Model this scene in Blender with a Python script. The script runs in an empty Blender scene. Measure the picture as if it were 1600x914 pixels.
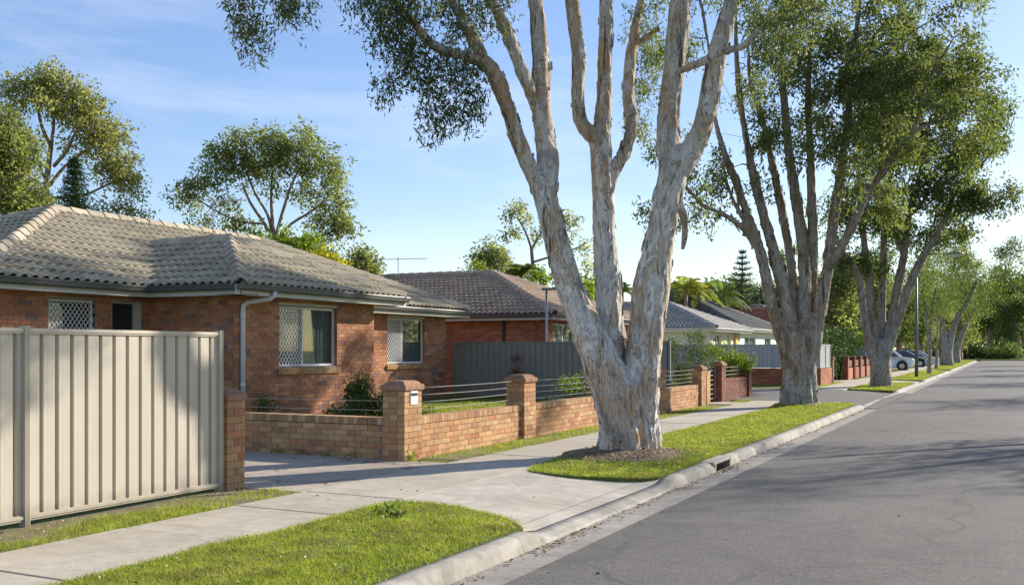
import bpy, bmesh, math, random
import numpy as np
from mathutils import Vector, Matrix, noise as mnoise

random.seed(7)
RNG = np.random.default_rng(11)
SC = bpy.context.scene
COL = SC.collection
R = math.radians

# ------------------------------------------------------------------ camera, sky, sun, exposure
FPX = 35.0 / 36.0 * 1600.0          # focal length in photograph pixels
HORIZON, EYE = 546.0, 1.6
YAW = math.atan(770.0 / FPX)
SY, CY = math.sin(YAW), math.cos(YAW)
cam_data = bpy.data.cameras.new('camera')
cam_data.lens = 35.0
cam_data.sensor_width = 36.0
cam_data.shift_y = 89.0 / 1600.0
cam_data.clip_end = 2000.0
cam = bpy.data.objects.new('camera', cam_data)
cam.location = (0, 0, EYE)
cam.rotation_euler = (R(90), 0, YAW)
COL.objects.link(cam)
SC.camera = cam

SUN_AZ, SUN_EL = R(31.0), R(25.0)     # azimuth from +Y towards +X
world = bpy.data.worlds.new('World')
SC.world = world
world.use_nodes = True
wn = world.node_tree
wn.nodes.clear()
w_out = wn.nodes.new('ShaderNodeOutputWorld')
w_bg = wn.nodes.new('ShaderNodeBackground')
w_sky = wn.nodes.new('ShaderNodeTexSky')
w_sky.sky_type = 'NISHITA'
w_sky.sun_disc = False
w_sky.sun_elevation = SUN_EL
w_sky.sun_rotation = SUN_AZ
w_sky.air_density = 1.0
w_sky.dust_density = 0.35
w_sky.ozone_density = 2.0
# thin high cloud: wisps all round the sky
w_tc = wn.nodes.new('ShaderNodeTexCoord')
w_mul = wn.nodes.new('ShaderNodeVectorMath'); w_mul.operation = 'MULTIPLY'
w_mul.inputs[1].default_value = (1.1, 1.5, 7.0)
w_ns = wn.nodes.new('ShaderNodeTexNoise')
w_ns.inputs['Scale'].default_value = 1.6
w_ns.inputs['Detail'].default_value = 7.0
w_ns.inputs['Roughness'].default_value = 0.6
w_ns.inputs['Distortion'].default_value = 0.5
w_rp = wn.nodes.new('ShaderNodeValToRGB')
w_rp.color_ramp.elements[0].position = 0.47
w_rp.color_ramp.elements[0].color = (0, 0, 0, 1)
w_rp.color_ramp.elements[1].position = 0.80
w_rp.color_ramp.elements[1].color = (0.42, 0.42, 0.42, 1)
w_mix = wn.nodes.new('ShaderNodeMix'); w_mix.data_type = 'RGBA'
w_mix.inputs[7].default_value = (6.5, 7.2, 8.2, 1)
wn.links.new(w_tc.outputs['Generated'], w_mul.inputs[0])
wn.links.new(w_mul.outputs[0], w_ns.inputs['Vector'])
wn.links.new(w_ns.outputs['Fac'], w_rp.inputs['Fac'])
wn.links.new(w_rp.outputs['Color'], w_mix.inputs[0])
wn.links.new(w_sky.outputs['Color'], w_mix.inputs[6])
w_hs = wn.nodes.new('ShaderNodeHueSaturation')
w_hs.inputs['Saturation'].default_value = 1.32
w_hs.inputs['Hue'].default_value = 0.515
w_gm = wn.nodes.new('ShaderNodeGamma')
w_gm.inputs['Gamma'].default_value = 0.72
wn.links.new(w_mix.outputs[2], w_gm.inputs['Color'])
w_tn = wn.nodes.new('ShaderNodeMix'); w_tn.data_type = 'RGBA'; w_tn.blend_type = 'MULTIPLY'
w_tn.inputs[0].default_value = 1.0
w_tn.inputs[7].default_value = (0.95, 0.955, 0.965, 1)
wn.links.new(w_gm.outputs['Color'], w_tn.inputs[6])
wn.links.new(w_tn.outputs[2], w_hs.inputs['Color'])
wn.links.new(w_hs.outputs['Color'], w_bg.inputs['Color'])
wn.links.new(w_bg.outputs[0], w_out.inputs['Surface'])
w_bg.inputs['Strength'].default_value = 0.138

sun_data = bpy.data.lights.new('sun', 'SUN')
sun_data.energy = 3.7
sun_data.angle = R(0.8)
sun_data.color = (1.0, 0.93, 0.82)
sun = bpy.data.objects.new('sun', sun_data)
sun.location = (20, 40, 30)
_sd = Vector((math.sin(SUN_AZ) * math.cos(SUN_EL), math.cos(SUN_AZ) * math.cos(SUN_EL), math.sin(SUN_EL)))
sun.rotation_euler = (-_sd).to_track_quat('-Z', 'Y').to_euler()
COL.objects.link(sun)

SC.view_settings.view_transform = 'Standard'
SC.view_settings.look = 'None'
SC.view_settings.gamma = 1.0
SC.view_settings.use_curve_mapping = False
SC.view_settings.exposure = 1.2

# ------------------------------------------------------------------ helpers
def P(u, v, d):
    """world point seen at photograph pixel (u, v) at distance d along the view axis"""
    lat = (u - 800.0) / FPX * d
    return Vector((lat * CY - d * SY, lat * SY + d * CY, EYE - (v - HORIZON) / FPX * d))

def depth(p):
    return -p[0] * SY + p[1] * CY

WL = {}
def link(o, parent=None, loc=(0, 0, 0)):
    loc = Vector(loc)
    COL.objects.link(o)
    if parent is not None:
        o.parent = parent
        o.location = loc - WL[parent.name]
    else:
        o.location = loc
    WL[o.name] = loc
    return o

def tag(o, label=None, cat=None, group=None, kind=None):
    if label: o['label'] = label
    if cat: o['category'] = cat
    if group: o['group'] = group
    if kind: o['kind'] = kind
    return o

def thing(name, label, cat, loc, group=None):
    o = bpy.data.objects.new(name, None)
    o.empty_display_size = 0.2
    link(o, None, loc)
    return tag(o, label, cat, group)

def fast_mesh(name, verts, faces, smooth=False):
    """verts (n,3), faces (m,k) arrays"""
    me = bpy.data.meshes.new(name)
    verts = np.asarray(verts, dtype=np.float32)
    faces = np.asarray(faces, dtype=np.int32)
    m, k = faces.shape
    me.vertices.add(len(verts)); me.vertices.foreach_set('co', verts.ravel())
    me.loops.add(m * k); me.loops.foreach_set('vertex_index', faces.ravel())
    me.polygons.add(m)
    me.polygons.foreach_set('loop_start', np.arange(0, m * k, k, dtype=np.int32))
    if smooth: me.polygons.foreach_set('use_smooth', np.ones(m, dtype=bool))
    me.update(calc_edges=True)
    return me

class MB:
    """collects shapes; build() links them as one mesh object"""
    def __init__(s):
        s.v, s.f = [], []
    def add(s, vs, fs):
        n = len(s.v)
        s.v += [tuple(x) for x in vs]
        s.f += [tuple(i + n for i in f) for f in fs]
    def box(s, x0, x1, y0, y1, z0, z1):
        s.add([(x0,y0,z0),(x1,y0,z0),(x1,y1,z0),(x0,y1,z0),(x0,y0,z1),(x1,y0,z1),(x1,y1,z1),(x0,y1,z1)],
              [(0,3,2,1),(4,5,6,7),(0,1,5,4),(1,2,6,5),(2,3,7,6),(3,0,4,7)])
        return s
    def obox(s, c, L, D, H, ang, tilt=0.0):
        """box of length L along ang, depth D across, height H, centre c"""
        ca, sa = math.cos(ang), math.sin(ang)
        vs = []
        for z in (-H/2, H/2):
            for a, b in ((-L/2,-D/2),(L/2,-D/2),(L/2,D/2),(-L/2,D/2)):
                zz = z + tilt * b
                vs.append((c[0] + a*ca - b*sa, c[1] + a*sa + b*ca, c[2] + zz))
        s.add(vs, [(0,3,2,1),(4,5,6,7),(0,1,5,4),(1,2,6,5),(2,3,7,6),(3,0,4,7)])
        return s
    def tube(s, pts, rad, n=8, cap=True):
        pts = [Vector(p) for p in pts]
        m = len(pts)
        if not hasattr(rad, '__len__'): rad = [rad] * m
        base = len(s.v)
        up = Vector((0.31, 0.2, 0.93))
        prev = None
        for i, p in enumerate(pts):
            t = (pts[min(i+1, m-1)] - pts[max(i-1, 0)])
            t = t.normalized() if t.length > 1e-9 else Vector((0,0,1))
            a = prev if prev is not None else (up if abs(t.dot(up)) < 0.92 else Vector((1, 0, 0)))
            x = (a - t * a.dot(t)).normalized()
            y = t.cross(x)
            prev = x
            for k in range(n):
                w = 2 * math.pi * k / n
                q = p + (x * math.cos(w) + y * math.sin(w)) * rad[i]
                s.v.append((q.x, q.y, q.z))
        for i in range(m - 1):
            for k in range(n):
                a = base + i*n + k; b = base + i*n + (k+1) % n
                s.f.append((a, b, b + n, a + n))
        if cap:
            s.f.append(tuple(base + k for k in reversed(range(n))))
            s.f.append(tuple(base + (m-1)*n + k for k in range(n)))
        return s
    def prism(s, poly, z0, z1):
        n = len(poly)
        vs = [(p[0], p[1], z0) for p in poly] + [(p[0], p[1], z1) for p in poly]
        fs = [tuple(reversed(range(n))), tuple(range(n, 2*n))]
        fs += [(i, (i+1) % n, n + (i+1) % n, n + i) for i in range(n)]
        s.add(vs, fs)
        return s
    def extrude(s, prof, p0, p1, axis_n):
        """profile [(a,z)] (a along axis_n) swept from p0 to p1"""
        n = len(prof); vs = []
        for p in (Vector(p0), Vector(p1)):
            for a, z in prof:
                q = p + Vector(axis_n) * a
                vs.append((q.x, q.y, q.z + z))
        fs = [(i, (i+1) % n, n + (i+1) % n, n + i) for i in range(n)] + [tuple(reversed(range(n))), tuple(range(n, 2*n))]
        s.add(vs, fs)
        return s
    def mesh(s, name, mat=None, smooth=False, origin=None, fix=True):
        me = bpy.data.meshes.new(name)
        v = np.array(s.v, dtype=np.float64)
        if origin is not None: v = v - np.array(origin)
        me.from_pydata(v.tolist(), [], s.f)
        if fix:
            bm = bmesh.new(); bm.from_mesh(me)
            bmesh.ops.recalc_face_normals(bm, faces=bm.faces)
            bm.to_mesh(me); bm.free()
        if smooth:
            me.polygons.foreach_set('use_smooth', np.ones(len(me.polygons), dtype=bool))
        if mat: me.materials.append(mat)
        return me
    def build(s, name, mat, parent=None, smooth=False, bevel=0, kind=None, fix=True):
        v = np.array(s.v)
        lo, hi = v.min(0), v.max(0)
        org = ((lo[0]+hi[0])/2, (lo[1]+hi[1])/2, lo[2])
        o = bpy.data.objects.new(name, s.mesh(name, mat, smooth, org, fix))
        link(o, parent, org)
        if bevel:
            b = o.modifiers.new('bevel', 'BEVEL'); b.width = bevel; b.segments = 2; b.limit_method = 'ANGLE'
        if kind: o['kind'] = kind
        return o

def np_obj(name, me, mat, parent=None, kind=None):
    """mesh in world coordinates -> object whose origin sits at its base"""
    n = len(me.vertices)
    co = np.empty(n*3, dtype=np.float32); me.vertices.foreach_get('co', co); co = co.reshape(-1, 3)
    lo, hi = co.min(0), co.max(0)
    org = np.array([(lo[0]+hi[0])/2, (lo[1]+hi[1])/2, lo[2]], dtype=np.float32)
    co = co - org
    me.vertices.foreach_set('co', co.ravel()); me.update()
    if mat: me.materials.append(mat)
    o = bpy.data.objects.new(name, me)
    link(o, parent, tuple(float(x) for x in org))
    if kind: o['kind'] = kind
    return o

# ------------------------------------------------------------------ materials
class NT:
    def __init__(s, name):
        s.m = bpy.data.materials.new(name); s.m.use_nodes = True
        s.t = s.m.node_tree; s.t.nodes.clear()
        s.out = s.t.nodes.new('ShaderNodeOutputMaterial')
        s.b = s.t.nodes.new('ShaderNodeBsdfPrincipled')
        s.t.links.new(s.b.outputs[0], s.out.inputs['Surface'])
        g = s.t.nodes.new('ShaderNodeNewGeometry')
        s.geo = g
        s.pos = g.outputs['Position']
    def L(s, a, b): s.t.links.new(a, b)
    def set(s, sock, v):
        if hasattr(v, 'is_linked') or isinstance(v, bpy.types.NodeSocket): s.L(v, sock)
        else: sock.default_value = v
    def scale(s, vec, sc):
        n = s.t.nodes.new('ShaderNodeVectorMath'); n.operation = 'MULTIPLY'
        s.set(n.inputs[0], vec); n.inputs[1].default_value = sc
        return n.outputs[0]
    def noise(s, scale, detail=4.0, rough=0.55, vec=None, dist=0.0):
        n = s.t.nodes.new('ShaderNodeTexNoise')
        n.inputs['Scale'].default_value = scale; n.inputs['Detail'].default_value = detail
        n.inputs['Roughness'].default_value = rough; n.inputs['Distortion'].default_value = dist
        s.L(vec if vec is not None else s.pos, n.inputs['Vector'])
        return n.outputs['Fac']
    def voro(s, scale, feature='F1', vec=None, out='Distance', rand=1.0):
        n = s.t.nodes.new('ShaderNodeTexVoronoi'); n.feature = feature
        n.inputs['Scale'].default_value = scale; n.inputs['Randomness'].default_value = rand
        s.L(vec if vec is not None else s.pos, n.inputs['Vector'])
        return n.outputs[out]
    def ramp(s, fac, stops, interp='LINEAR'):
        n = s.t.nodes.new('ShaderNodeValToRGB'); cr = n.color_ramp; cr.interpolation = interp
        while len(cr.elements) < len(stops): cr.elements.new(0.5)
        for e, (p, c) in zip(cr.elements, stops):
            e.position = p
            e.color = (c, c, c, 1) if not hasattr(c, '__len__') else (c[0], c[1], c[2], 1)
        s.set(n.inputs['Fac'], fac)
        return n.outputs['Color']
    def mix(s, fac, a, b, mode='MIX'):
        n = s.t.nodes.new('ShaderNodeMix'); n.data_type = 'RGBA'; n.blend_type = mode
        s.set(n.inputs[0], fac)
        for sock, v in ((n.inputs[6], a), (n.inputs[7], b)):
            if isinstance(v, bpy.types.NodeSocket): s.L(v, sock)
            else: sock.default_value = (v[0], v[1], v[2], 1) if hasattr(v, '__len__') else (v, v, v, 1)
        return n.outputs[2]
    def math(s, op, a, b=0.0, clamp=False):
        n = s.t.nodes.new('ShaderNodeMath'); n.operation = op; n.use_clamp = clamp
        s.set(n.inputs[0], a); s.set(n.inputs[1], b)
        return n.outputs[0]
    def rand(s):
        oi = s.t.nodes.new('ShaderNodeObjectInfo')
        a = s.math('ADD', oi.outputs['Random'], s.geo.outputs['Random Per Island'])
        return s.math('FRACT', a)
    def bump(s, h, strength=0.3, dist=0.01, normal=None):
        n = s.t.nodes.new('ShaderNodeBump')
        n.inputs['Strength'].default_value = strength; n.inputs['Distance'].default_value = dist
        s.set(n.inputs['Height'], h)
        if normal is not None: s.L(normal, n.inputs['Normal'])
        return n.outputs[0]
    def fin(s, col=None, rough=0.8, normal=None, spec=None, metal=None):
        if col is not None:
            if isinstance(col, bpy.types.NodeSocket): s.L(col, s.b.inputs['Base Color'])
            else: s.b.inputs['Base Color'].default_value = (col[0], col[1], col[2], 1)
        s.set(s.b.inputs['Roughness'], rough)
        if normal is not None: s.L(normal, s.b.inputs['Normal'])
        if spec is not None: s.b.inputs['Specular IOR Level'].default_value = spec
        if metal is not None: s.b.inputs['Metallic'].default_value = metal
        return s.m

def mat_plain(name, col, rough=0.5, var=0.12, scale=3.0, metal=None, spec=None, bumps=0.0):
    n = NT(name)
    f = n.ramp(n.noise(scale, 5, 0.6), [(0.3, 1 - var), (0.7, 1.0)])
    c = n.mix(1.0, col, f, 'MULTIPLY')
    nm = n.bump(n.noise(scale * 30, 3), bumps, 0.003) if bumps else None
    return n.fin(c, rough, nm, spec, metal)

def mat_asphalt():
    n = NT('asphalt')
    big = n.noise(0.35, 4, 0.6)
    mid = n.noise(2.2, 5, 0.65, dist=0.4)
    fine = n.noise(70, 3, 0.7)
    agg = n.voro(95, 'F1', out='Color')
    c = n.ramp(big, [(0.3, (0.112, 0.102, 0.088)), (0.7, (0.142, 0.129, 0.111))])
    c = n.mix(n.ramp(mid, [(0.35, 0.0), (0.75, 0.55)]), c, (0.105, 0.098, 0.090))
    c = n.mix(0.75, c, n.ramp(fine, [(0.25, 0.45), (0.5, 0.95), (0.78, 1.75)]), 'MULTIPLY')
    c = n.mix(0.5, c, n.ramp(agg, [(0.2, 0.7), (0.8, 1.3)]), 'MULTIPLY')
    gr = n.noise(34, 4, 0.75)
    c = n.mix(0.85, c, n.ramp(gr, [(0.30, 0.55), (0.48, 0.95), (0.70, 1.45)]), 'MULTIPLY')
    pz = n.noise(0.9, 6, 0.7, dist=0.8)
    c = n.mix(1.0, c, n.ramp(pz, [(0.34, 0.78), (0.50, 1.0), (0.68, 1.12)]), 'MULTIPLY')
    # longitudinal wear along the wheel tracks
    tr = n.noise(0.8, 3, 0.5, vec=n.scale(n.pos, (1.4, 0.05, 1.0)))
    c = n.mix(n.ramp(tr, [(0.35, 0.22), (0.6, 0.0)]), c, (0.085, 0.08, 0.074))
    # fine cracks
    wob = n.t.nodes.new('ShaderNodeVectorMath'); wob.operation = 'ADD'
    nz = n.t.nodes.new('ShaderNodeTexNoise'); nz.inputs['Scale'].default_value = 1.7; nz.inputs['Detail'].default_value = 6
    n.L(n.pos, nz.inputs['Vector'])
    n.L(n.pos, wob.inputs[0]); n.L(n.scale(nz.outputs['Color'], (0.5, 0.5, 0.5)), wob.inputs[1])
    cr = n.voro(0.20, 'DISTANCE_TO_EDGE', vec=wob.outputs[0])
    crm = n.ramp(cr, [(0.0, 0.6), (0.007, 0.0)])
    crm = n.mix(n.ramp(n.noise(0.6, 2), [(0.36, 0.0), (0.50, 1.0)]), 0.0, crm)
    c = n.mix(crm, c, (0.045, 0.042, 0.04))
    nm = n.bump(n.noise(130, 2, 0.6), 0.55, 0.006)
    nm = n.bump(n.noise(9, 3), 0.15, 0.02, nm)
    return n.fin(c, 0.86, nm, 0.35)

def mat_concrete(name, base, dark, stain=0.4, crack=False):
    n = NT(name)
    big = n.noise(0.7, 5, 0.6, dist=0.5)
    c = n.ramp(big, [(0.28, dark), (0.62, base)])
    mid = n.noise(5.0, 6, 0.7)
    c = n.mix(1.0, c, n.ramp(mid, [(0.3, 1 - stain * 0.5), (0.62, 1.03)]), 'MULTIPLY')
    st = n.noise(1.5, 6, 0.75, vec=n.scale(n.pos, (0.5, 2.4, 1.0)), dist=0.8)
    c = n.mix(n.ramp(st, [(0.55, 0.0), (0.72, stain)]), c, (dark[0]*0.62, dark[1]*0.60, dark[2]*0.56))
    fine = n.noise(90, 3, 0.7)
    c = n.mix(0.6, c, n.ramp(fine, [(0.3, 0.72), (0.7, 1.15)]), 'MULTIPLY')
    pit = n.voro(38, 'F1')
    c = n.mix(n.ramp(pit, [(0.03, 0.5), (0.09, 0.0)]), c, (dark[0]*0.4, dark[1]*0.4, dark[2]*0.38))
    if crack:
        nz = n.t.nodes.new('ShaderNodeTexNoise'); nz.inputs['Scale'].default_value = 2.5; nz.inputs['Detail'].default_value = 6
        n.L(n.pos, nz.inputs['Vector'])
        wob = n.t.nodes.new('ShaderNodeVectorMath'); wob.operation = 'ADD'
        n.L(n.pos, wob.inputs[0]); n.L(n.scale(nz.outputs['Color'], (0.8, 0.8, 0.8)), wob.inputs[1])
        cr = n.voro(0.35, 'DISTANCE_TO_EDGE', vec=wob.outputs[0])
        c = n.mix(n.ramp(cr, [(0.0, 0.8), (0.012, 0.0)]), c, (0.05, 0.045, 0.04))
    nm = n.bump(fine, 0.25, 0.004)
    nm = n.bump(mid, 0.2, 0.01, nm)
    return n.fin(c, 0.88, nm, 0.3)

def mat_brick(name, cols, mort=False, dirt=(0.05, 0.04, 0.035), dirt_amt=0.35):
    n = NT(name)
    r = n.rand()
    k = len(cols)
    c = n.ramp(r, [(i / k, cc) for i, cc in enumerate(cols)], 'CONSTANT')
    r2 = n.math('FRACT', n.math('MULTIPLY', r, 17.31))
    c = n.mix(1.0, c, n.ramp(r2, [(0.0, 0.84), (1.0, 1.12)]), 'MULTIPLY')
    pt = n.noise(9, 5, 0.7, dist=0.6)
    c = n.mix(n.ramp(pt, [(0.48, 0.0), (0.72, dirt_amt)]), c, dirt)
    salt = n.noise(2.6, 6, 0.75, dist=0.5)
    c = n.mix(n.ramp(salt, [(0.60, 0.0), (0.74, 0.34)]), c, (0.58, 0.50, 0.40))
    big = n.noise(1.1, 4, 0.6)
    c = n.mix(1.0, c, n.ramp(big, [(0.32, 0.80), (0.6, 1.04)]), 'MULTIPLY')
    fine = n.noise(160, 3, 0.7)
    c = n.mix(0.7, c, n.ramp(fine, [(0.3, 0.65), (0.7, 1.2)]), 'MULTIPLY')
    nm = n.bump(n.noise(75, 4, 0.7), 0.5, 0.006)
    nm = n.bump(n.noise(14, 3, 0.6), 0.35, 0.012, nm)
    return n.fin(c, 0.9, nm, 0.25)

def mat_tile(name, c1, c2, lichen, amt=0.5):
    n = NT(name)
    r = n.rand()
    c = n.mix(r, c1, c2)
    r2 = n.math('FRACT', n.math('MULTIPLY', r, 13.7))
    c = n.mix(1.0, c, n.ramp(r2, [(0.0, 0.78), (1.0, 1.18)]), 'MULTIPLY')
    c = n.mix(n.ramp(n.noise(1.3, 5, 0.65), [(0.4, 0.0), (0.68, amt)]), c, lichen)
    c = n.mix(n.ramp(n.noise(16, 5, 0.75), [(0.5, 0.0), (0.7, amt * 0.9)]), c, (lichen[0]*1.25, lichen[1]*1.22, lichen[2]*1.1))
    c = n.mix(n.ramp(n.noise(7, 6, 0.7, dist=1.0), [(0.56, 0.0), (0.74, 0.6)]), c, (0.045, 0.04, 0.033))
    c = n.mix(0.6, c, n.ramp(n.noise(120, 2), [(0.3, 0.75), (0.7, 1.2)]), 'MULTIPLY')
    nm = n.bump(n.noise(60, 4, 0.7), 0.4, 0.006)
    return n.fin(c, 0.9, nm, 0.25)

def mat_bark(name, tint=(1, 1, 1), ochre=0.55, brown=0.5):
    """papery sheets: stepped layers, each with its own tone, split by dark lines painted as shade under torn edges"""
    n = NT(name)
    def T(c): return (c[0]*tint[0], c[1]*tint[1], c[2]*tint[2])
    h = n.noise(1.9, 6, 0.64, vec=n.scale(n.pos, (1.3, 1.3, 0.46)), dist=1.2)
    st = n.math('MULTIPLY', h, 9.5)
    fl = n.math('FLOOR', st); fr = n.math('FRACT', st)
    wn_ = n.t.nodes.new('ShaderNodeTexWhiteNoise'); wn_.noise_dimensions = '1D'
    n.L(fl, wn_.inputs['W'])
    c = n.ramp(wn_.outputs['Value'], [(0.0, T((0.78, 0.73, 0.65))), (0.20, T((0.52, 0.46, 0.38))), (0.36, T((0.84, 0.80, 0.72))), (0.50, T((0.64, 0.52, 0.38))), (0.64, T((0.70, 0.65, 0.575))), (0.80, T((0.40, 0.34, 0.275)))], 'CONSTANT')
    oc = n.noise(1.4, 4, 0.6, vec=n.scale(n.pos, (1.2, 1.2, 0.5)), dist=0.9)
    c = n.mix(n.ramp(oc, [(0.55, 0.0), (0.60, ochre)]), c, T((0.58, 0.34, 0.155)))
    dk = n.noise(1.7, 6, 0.7, vec=n.scale(n.pos, (1.0, 1.0, 0.5)), dist=0.9)
    c = n.mix(n.ramp(dk, [(0.55, 0.0), (0.64, 0.62)]), c, T((0.25, 0.215, 0.18)))
    # browner, dirtier bark out on the limbs
    sp = n.t.nodes.new('ShaderNodeSeparateXYZ'); n.L(n.pos, sp.inputs[0])
    up = n.ramp(n.math('MULTIPLY', sp.outputs['Z'], 0.1), [(0.20, 0.0), (0.55, brown)])
    c = n.mix(up, c, n.mix(1.0, c, (0.62, 0.52, 0.41), 'MULTIPLY'))
    fib = n.noise(22, 5, 0.75, vec=n.scale(n.pos, (1.0, 1.0, 0.16)), dist=0.6)
    c = n.mix(1.0, c, n.ramp(fib, [(0.32, 0.55), (0.50, 1.0), (0.75, 1.12)]), 'MULTIPLY')
    edge = n.ramp(fr, [(0.0, 0.95), (0.09, 0.40), (0.22, 0.0)])  # dark line painted in as the shadow under a lifted sheet edge
    c = n.mix(edge, c, T((0.10, 0.078, 0.06)))
    lip = n.ramp(fr, [(0.86, 0.0), (0.97, 0.6)])
    c = n.mix(lip, c, T((0.88, 0.85, 0.78)))
    h2 = n.noise(6.0, 5, 0.65, vec=n.scale(n.pos, (1.5, 1.5, 0.45)), dist=1.4)
    fr2 = n.math('FRACT', n.math('MULTIPLY', h2, 7.0))
    c = n.mix(n.ramp(fr2, [(0.0, 0.82), (0.14, 0.0)]), c, T((0.15, 0.12, 0.095)))
    crk = n.noise(3.0, 6, 0.7, vec=n.scale(n.pos, (2.6, 2.6, 0.20)), dist=0.5)
    c = n.mix(n.ramp(crk, [(0.36, 0.92), (0.42, 0.0)]), c, T((0.09, 0.07, 0.055)))
    hh = n.math('ADD', n.math('MULTIPLY', fl, 0.10), n.math('MULTIPLY', fr, 0.05))
    nm = n.bump(hh, 0.8, 0.16)
    nm = n.bump(fr2, 0.5, 0.025, nm)
    nm = n.bump(fib, 0.5, 0.015, nm)
    return n.fin(c, 0.9, nm, 0.2)

def mat_leaf(name, dark, light, trans=0.34, patch=0.6):
    n = NT(name); trans = min(0.55, trans + 0.08)
    dark = tuple(x * 1.25 for x in dark); light = tuple(x * 1.25 for x in light)
    r = n.rand()
    c = n.mix(r, dark, light)
    c = n.mix(1.0, c, n.ramp(n.noise(patch, 3), [(0.3, 0.72), (0.7, 1.18)]), 'MULTIPLY')
    n.fin(c, 0.58, None, 0.18)
    tr = n.t.nodes.new('ShaderNodeBsdfTranslucent')
    n.L(n.mix(1.0, c, (1.42, 1.55, 0.72), 'MULTIPLY'), tr.inputs['Color'])
    mx = n.t.nodes.new('ShaderNodeMixShader')
    mx.inputs[0].default_value = trans
    n.L(n.b.outputs[0], mx.inputs[1]); n.L(tr.outputs[0], mx.inputs[2]); n.L(mx.outputs[0], n.out.inputs['Surface'])
    return n.m

def mat_grass(name):
    n = NT(name)
    r = n.rand()
    c = n.ramp(r, [(0.0, (0.20, 0.265, 0.032)), (0.45, (0.32, 0.40, 0.05)), (0.85, (0.43, 0.47, 0.085)), (1.0, (0.56, 0.50, 0.22))])
    p = n.noise(1.3, 4, 0.65)
    c = n.mix(n.ramp(p, [(0.46, 0.0), (0.68, 0.72)]), c, (0.38, 0.345, 0.12))
    p2 = n.noise(3.4, 3, 0.6)
    c = n.mix(1.0, c, n.ramp(p2, [(0.32, 0.62), (0.62, 1.1)]), 'MULTIPLY')
    n.fin(c, 0.5, None, 0.35)
    tr = n.t.nodes.new('ShaderNodeBsdfTranslucent')
    n.L(n.mix(1.0, c, (1.25, 1.25, 0.6), 'MULTIPLY'), tr.inputs['Color'])
    mx = n.t.nodes.new('ShaderNodeMixShader'); mx.inputs[0].default_value = 0.46
    n.L(n.b.outputs[0], mx.inputs[1]); n.L(tr.outputs[0], mx.inputs[2]); n.L(mx.outputs[0], n.out.inputs['Surface'])
    return n.m

def mat_turf(name):
    n = NT(name)
    a = n.noise(1.2, 5, 0.65)
    c = n.ramp(a, [(0.35, (0.12, 0.155, 0.028)), (0.55, (0.17, 0.20, 0.04)), (0.75, (0.20, 0.17, 0.075))])
    c = n.mix(1.0, c, n.ramp(n.noise(24, 5, 0.75), [(0.3, 0.5), (0.7, 1.3)]), 'MULTIPLY')
    nm = n.bump(n.noise(60, 4, 0.75), 0.9, 0.03)
    return n.fin(c, 0.95, nm, 0.1)

def mat_glass(name):
    n = NT(name)
    n.t.nodes.remove(n.b)
    gl = n.t.nodes.new('ShaderNodeBsdfGlossy'); gl.inputs['Roughness'].default_value = 0.02
    gl.inputs['Color'].default_value = (0.9, 0.93, 0.95, 1)
    tp = n.t.nodes.new('ShaderNodeBsdfTransparent'); tp.inputs['Color'].default_value = (0.80, 0.84, 0.83, 1)
    lw = n.t.nodes.new('ShaderNodeLayerWeight'); lw.inputs['Blend'].default_value = 0.5
    f2 = n.math('ADD', n.math('MULTIPLY', n.math('POWER', lw.outputs['Facing'], 4.0), 0.75), 0.06, True)
    mx = n.t.nodes.new('ShaderNodeMixShader')
    n.L(f2, mx.inputs[0]); n.L(tp.outputs[0], mx.inputs[1]); n.L(gl.outputs[0], mx.inputs[2])
    n.L(mx.outputs[0], n.out.inputs['Surface'])
    return n.m

def mat_car_paint(name, col, rough=0.28, metal=0.35):
    n = NT(name)
    n.fin(n.mix(1.0, col, n.ramp(n.noise(2.0, 3), [(0.3, 0.93), (0.7, 1.0)]), 'MULTIPLY'), rough, None, 0.5, metal)
    n.b.inputs['Coat Weight'].default_value = 0.6
    return n.m

M = {}
M['asphalt'] = mat_asphalt()
M['concrete'] = mat_concrete('concrete', (0.50, 0.44, 0.345), (0.37, 0.32, 0.245), 0.42)
M['concrete_new'] = mat_concrete('concrete_apron', (0.55, 0.49, 0.395), (0.39, 0.345, 0.27), 0.5)
M['concrete_old'] = mat_concrete('concrete_old', (0.46, 0.385, 0.295), (0.31, 0.255, 0.195), 0.55, True)
M['kerb'] = mat_concrete('kerb_concrete', (0.46, 0.415, 0.345), (0.25, 0.222, 0.18), 0.7)
M['gutterpan'] = mat_concrete('gutter_concrete', (0.37, 0.335, 0.285), (0.23, 0.205, 0.172), 0.55)
M['joint'] = mat_plain('joint_dark', (0.06, 0.052, 0.044), 0.95, 0.3, 8)  # dark bed colour that shows in the slab joints
M['brick_house'] = mat_brick('brick_house', [(0.50, 0.225, 0.115), (0.46, 0.195, 0.10), (0.54, 0.26, 0.135), (0.48, 0.21, 0.108), (0.41, 0.175, 0.105), (0.51, 0.235, 0.118), (0.47, 0.19, 0.10), (0.26, 0.165, 0.14), (0.55, 0.275, 0.14), (0.49, 0.215, 0.108), (0.33, 0.175, 0.125), (0.50, 0.20, 0.10), (0.52, 0.245, 0.125)], dirt=(0.20, 0.12, 0.09))
M['brick_fence'] = mat_brick('brick_fence', [(0.51, 0.285, 0.135), (0.47, 0.25, 0.118), (0.55, 0.32, 0.155), (0.48, 0.215, 0.108), (0.53, 0.30, 0.14), (0.42, 0.235, 0.12), (0.52, 0.29, 0.135), (0.45, 0.195, 0.10), (0.54, 0.335, 0.175)], dirt=(0.20, 0.13, 0.085), dirt_amt=0.4)
M['brick_sill'] = mat_brick('brick_sill', [(0.56, 0.34, 0.15), (0.51, 0.30, 0.13), (0.60, 0.38, 0.18)], dirt=(0.22, 0.13, 0.07))
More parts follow.
